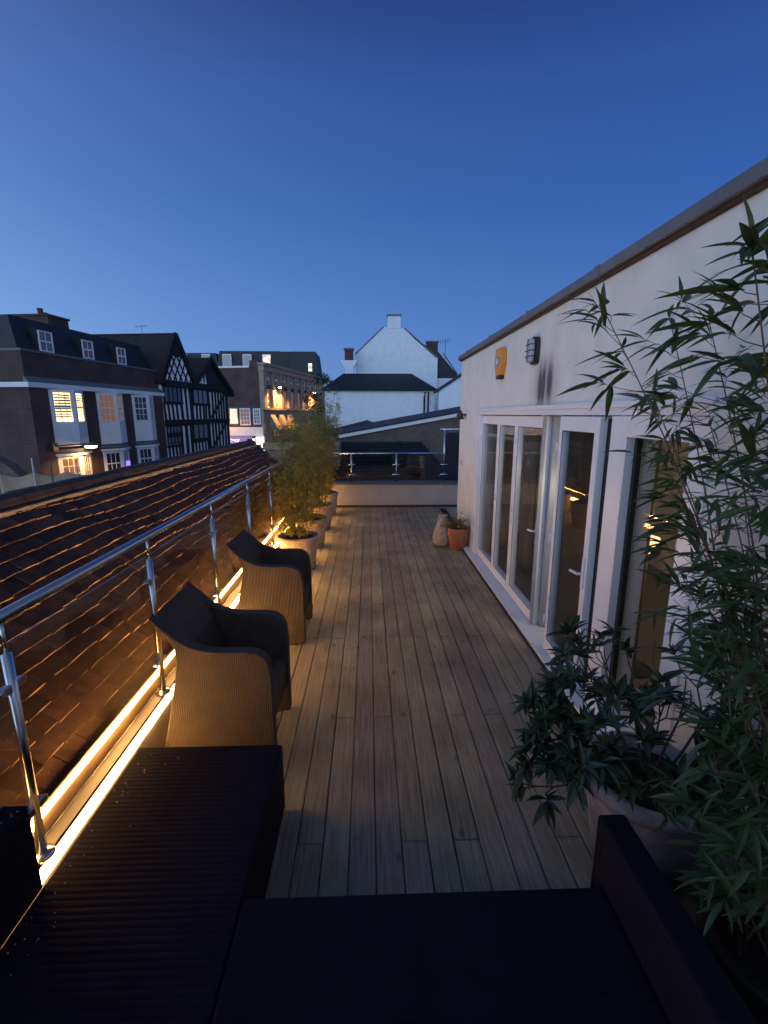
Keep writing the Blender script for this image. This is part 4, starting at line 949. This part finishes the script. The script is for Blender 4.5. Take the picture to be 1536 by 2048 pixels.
# ---- white gable house and its wings
E_ = empty('white_gable_house', (0, 36, 0), 0, 'tall white painted gable end with a chimney on its apex beyond the far wall', 'house')
gp = [(-.95, -4.6), (5.15, -4.6), (5.15, 6.30), (4.95, 6.42), (3.35, 7.72), (2.68, 8.38), (2.36, 8.52), (2.36, 9.25), (1.42, 9.25), (1.42, 8.55), (1.12, 8.48), (-.70, 6.85), (-.95, 6.60)]
MB().prism(gp[:5]+[(2.68, 8.38), (1.12, 8.48)]+gp[-2:], 'y', 0, .35).build('wall', M['whitepaint'], E_)
MB().box(1.42, 2.36, -.03, .55, 8.40, 9.26).build('chimney', M['whitepaint'], E_)
MB().box(1.36, 2.42, -.09, .61, 9.262, 9.36).build('chimney_cap', M['coping'], E_)
for a, b in (((-.98, 6.60), (1.10, 8.50)), ((2.66, 8.41), (5.2, 6.30))): MB().bar((a[0], .17, a[1]), (b[0], .17, b[1]), .44, .08).build('verge', M['coping'], E_)
MB().add([(-.9, .36, 6.5), (1.1, .36, 8.3), (1.1, 14, 8.3), (-.9, 14, 6.5)], [(0, 1, 2, 3)]).add([(5.1, .36, 6.2), (2.7, .36, 8.2), (2.7, 14, 8.2), (5.1, 14, 6.2)], [(0, 3, 2, 1)]).build('roof', M['slate'], E_)
rr_ = MB().add([(3.7, 1.5, 7.70), (6.6, 1.5, 5.2), (4.9, 1.5, 4.4), (3.7, 9, 7.70), (8.0, 9, 4.6), (6.6, 1.5, 5.2)], [(0, 2, 1), (0, 1, 4, 3)])
rr_.build('roof', M['slate'], E_)
MB().box(5.16, 7.3, .4, 6, -4.6, 4.9).build('wall', M['whitepaint'], E_)
MB().prism([(3.35, 7.70), (5.15, 6.95), (6.9, 5.0), (5.16, 4.85), (5.16, 6.3), (4.95, 6.42)], 'y', .45, .7).build('roof', M['slate'], E_)
MB().bar((5.65, .4, 6.72), (6.75, .4, 5.2), .25, .07).build('skylight', M['skyl' if 0 else 'panegrey'], E_)
def brick_stack(nm, loc, lab, sx, h, corbel=False):
    c = empty(nm, loc, 0, lab, 'chimney')
    MB().box(-sx, sx, -.3, .3, 0, h).build('stack', M['brickC'], c); MB().box(-sx-.07, sx+.07, -.37, .37, h+.002, h+.12).build('cap', M['coping'], c)
    if corbel:
        MB().prism([(-.26, -1.1), (.26, -1.1), (.30, -.55), (.55, -.18), (.60, -.004), (-.60, -.004), (-.55, -.18), (-.30, -.55)], 'y', -.35, .35).build('corbel', M['whitepaint'], c, bevel=.03)
    return c
brick_stack('brick_chimney', (-1.42, 35.2, 6.03), 'red brick chimney on a white corbel left of the white gable', .30, .72, True)
brick_stack('brick_chimney', (5.05, 38.5, 6.8), 'red brick chimney standing behind the right slope of the white gable', .42, .95)
Wg = empty('white_extension', (0, 30, 0), 0, 'long low white extension with a hipped slate roof in front of the white gable', 'house')
MB().box(-2.75, 4.15, 0, 5.6, -4.6, 3.74).build('wall', M['whitepaint'], Wg)
MB().add([(-2.95, -.2, 3.742), (4.30, -.2, 3.742), (4.30, 5.8, 3.742), (-2.95, 5.8, 3.742), (-1.75, 3.0, 4.95), (2.95, 3.0, 4.95)], [(0, 1, 5, 4), (1, 2, 5), (2, 3, 4, 5), (3, 0, 4)]).build('roof', M['slate'], Wg)
MB().box(-2.97, 4.32, -.28, -.201, 3.66, 3.78).build('gutter', M['beam'], Wg)
for px in (3.50, 3.74): MB().tube([(px+(.05 if px < 3.6 else 0), -.1, 3.6), (px, -.08, 3.3), (px, -.08, -1)], .05, 8).build('downpipe', M['beam'], Wg)
Wr = empty('white_lean_to', (5, 29, 0), 0, 'white wall with a roof edge sloping up to the right behind the cream house corner', 'house')
MB().prism([(-.75, -4.6), (6, -4.6), (6, 8.0), (-.75, 3.62)], 'y', -.2, .1).build('wall', M['whitepaint'], Wr)
MB().bar((-1.0, -.05, 3.52), (6.0, -.05, 8.1), .5, .16).build('roof_edge', M['slate'], Wr)

# ---- brown brick gable with white barge board, close behind the far parapet
F_ = empty('brick_gable_building', (0, 16, 0), 0, 'brown brick gable with a white sloping fascia just beyond the far balustrade', 'building')
def zF(x): return 1.47+.178*(x+1.3)
MB().prism([(-1.75, -4.6), (8, -4.6), (8, zF(8)-.02), (-1.75, zF(-1.75)-.02)], 'y', 0, .25).build('wall', M['brickF'], F_)
MB().bar((-1.95, -.06, zF(-1.95)-.02), (8, -.06, zF(8)-.02), .08, .17).build('fascia', M['white'], F_)
MB().add([(-1.95, -.12, zF(-1.95)+.068), (8, -.12, zF(8)+.068), (8, 9, zF(8)+.068), (-1.95, 9, zF(-1.95)+.068)], [(0, 1, 2, 3)]).build('roof', M['slate'], F_).modifiers.new('s', 'SOLIDIFY').thickness = .06
MB().prism([(-2.0, 1.45), (.35, 1.76), (-.1, 1.92)], 'y', 5.0, 8.6).build('roof_ridge', M['slate'], F_)
Lr = empty('low_slate_roof', (.3, 13.2, 0), 0, 'low dark tiled roof between the brick gable and the far balustrade', 'roof')
rz0, rz1 = .10, 1.33
MB().add([(-2.2, -1.2, rz0), (2.4, -1.2, rz0), (1.35, 1.5, rz1), (-2.2, 1.5, rz1), (2.4, 2.6, rz0), (-2.2, 2.6, rz0)], [(0, 1, 2, 3), (1, 4, 2), (4, 5, 3, 2)]).build('roof', M['slate'], Lr)
tl = MB()
for r_ in range(17):
    t = r_/16.5; y = -1.2+2.7*t; z = rz0+(rz1-rz0)*t; xr = 2.4-1.05*t
    x_ = -2.2+(r_ % 2)*.09
    while x_ < xr-.1:
        q = random.uniform(0, .012); tl.box(x_+.004, x_+.172, y-.02, y+.15, z+.005+q, z+.03+q); x_ += .18
o = tl.build('roof_tiles', M['slate'], Lr); tag(o, kind='stuff')
rgm = MB()
for k in range(12): rgm.box(-2.2+k*.3, -1.91+k*.3, 1.44, 1.56, rz1-.01, rz1+.035+random.uniform(0, .012))
rgm.build('ridge_tiles', M['slate'], Lr)
MB().box(-2.5, 2.1, -1.15, 2.55, -4.6, rz0-.01).build('wall', M['brickF'], Lr)
dd_ = empty('dark_doorway', (2.6, 12.4, 0), 0, 'dark framed doorway behind the taller end of the far balustrade', 'door')
MB().box(-.55, 1.2, 0, .3, -4.6, 1.72).build('door', M['darkglass'], dd_); MB().box(-.60, 1.25, -.04, .0, 1.74, 1.80).build('lintel', M['coping'], dd_)

# ---- stone cornice at the end of the tiled roof, with a planted trough
Sc = empty('stone_parapet', (-2.45, 13.2, 0), 0, 'cream stepped stone parapet at the end of the tiled roof behind the bamboo', 'parapet')
MB().box(-.55, 1.6, 0, 1, 1.22, 1.42).build('cornice', M['cream'], Sc, bevel=.02)
MB().box(-.40, 1.6, .1, 1, .98, 1.21).build('cornice', M['cream'], Sc, bevel=.02)
MB().box(-.25, 1.6, .2, 1, -4.6, .97).build('wall', M['cream'], Sc)
Tr = empty('planter_trough', (-2.3, 13.7, 1.43), 0, 'long brown trough of dry plants standing on the cream stone parapet', 'planter')
MB().box(-.5, 1.4, -.15, .15, 0, .16).build('trough', M['fasc'], Tr)
mb = MB(); rn = random.Random(3)
for _ in range(420): small_leaf(mb, Vector((rn.uniform(-.5, 1.4), rn.uniform(-.14, .14), rn.uniform(.12, .45))), Vector((rn.uniform(-1, 1), rn.uniform(-1, 1), rn.uniform(0, 1))), rn.uniform(.05, .11), .035, rn.uniform(-1, 1))
tag(mb.build('foliage', mat('dry_leaf', (.10, .06, .03), .7), Tr), kind='stuff')

# ---- scaffold and netting at far left, street level side
Nw = empty('scaffold_fence', (-7.1, 10, 0), 0, 'row of scaffold poles with sagging pale netting beyond the roof ridge', 'scaffold')
for k, (px, py_, zt_) in enumerate(((-.02, 0, 1.30), (.28, .1, 1.24), (.70, .3, 1.24), (-.62, -.1, 1.02))):
    MB().tube([(px, py_, -4.6), (px, py_, zt_)], .016, 8).build('pole', M['steelp' if k % 2 == 0 else 'pole'], Nw)
net = MB(); vs = []; NN = 30
for i in range(NN+1):
    t = i/NN; x_ = -.66+1.5*t; y_ = -.12+.5*t; s_ = .09*math.sin(math.pi*((t*2.6) % 1)); vs += [(x_, y_, .99-s_), (x_+.01*math.sin(t*40), y_-.02, .2), (x_, y_, -4)]
net.add(vs, [(3*i, 3*i+3, 3*i+4, 3*i+1) for i in range(NN)]+[(3*i+1, 3*i+4, 3*i+5, 3*i+2) for i in range(NN)]); o = net.build('netting', M['tarp'], Nw, smooth=True); o.modifiers.new('s', 'SOLIDIFY').thickness = .006
MB().bar((-.66, -.1, .80), (.9, .4, .84), .02, .03).build('rail', M['steelp'], Nw)
Gw = empty('gable_wall_end', (-8.4, 10.3, 0), 0, 'plain brown pitched wall end at the left edge below the mansard house', 'wall')
MB().prism([(-3, -4.6), (.75, -4.6), (.75, .86), (.52, 1.12), (.2, 1.30), (-3, 1.9)], 'y', 0, .3).build('wall', M['brickF'], Gw)

# ---- tree behind
tr = empty('street_tree', (-4.9, 50, -4.6), 0, 'dark leafy tree beside the white extension, behind the bamboo', 'tree')
MB().tube([(0, 0, 0), (.1, 0, 4), (-.1, 0, 8)], .22, 8, .08).tube([(0, 0, 5), (.8, .3, 8.5)], .1, 6, .03).tube([(0, 0, 5.5), (-.9, -.2, 9)], .1, 6, .03).build('trunk', M['woodstem'], tr)
mb = MB(); rn = random.Random(8)
for _ in range(34):
    c = Vector((rn.gauss(0, .9), rn.gauss(0, .8), rn.uniform(5.0, 10.6))); rad = rn.uniform(.45, .95)*(1 if c.z < 9.6 else .6)
    for _ in range(110):
        d = Vector((rn.gauss(0, 1), rn.gauss(0, 1), rn.gauss(0, 1))).normalized()*rad*rn.random()**.4
        small_leaf(mb, c+d, Vector((rn.uniform(-1, 1), rn.uniform(-1, 1), rn.uniform(-1, .6))), .2, .12, rn.uniform(-1.5, 1.5))
tag(mb.build('crown', M['tree'], tr), kind='stuff')
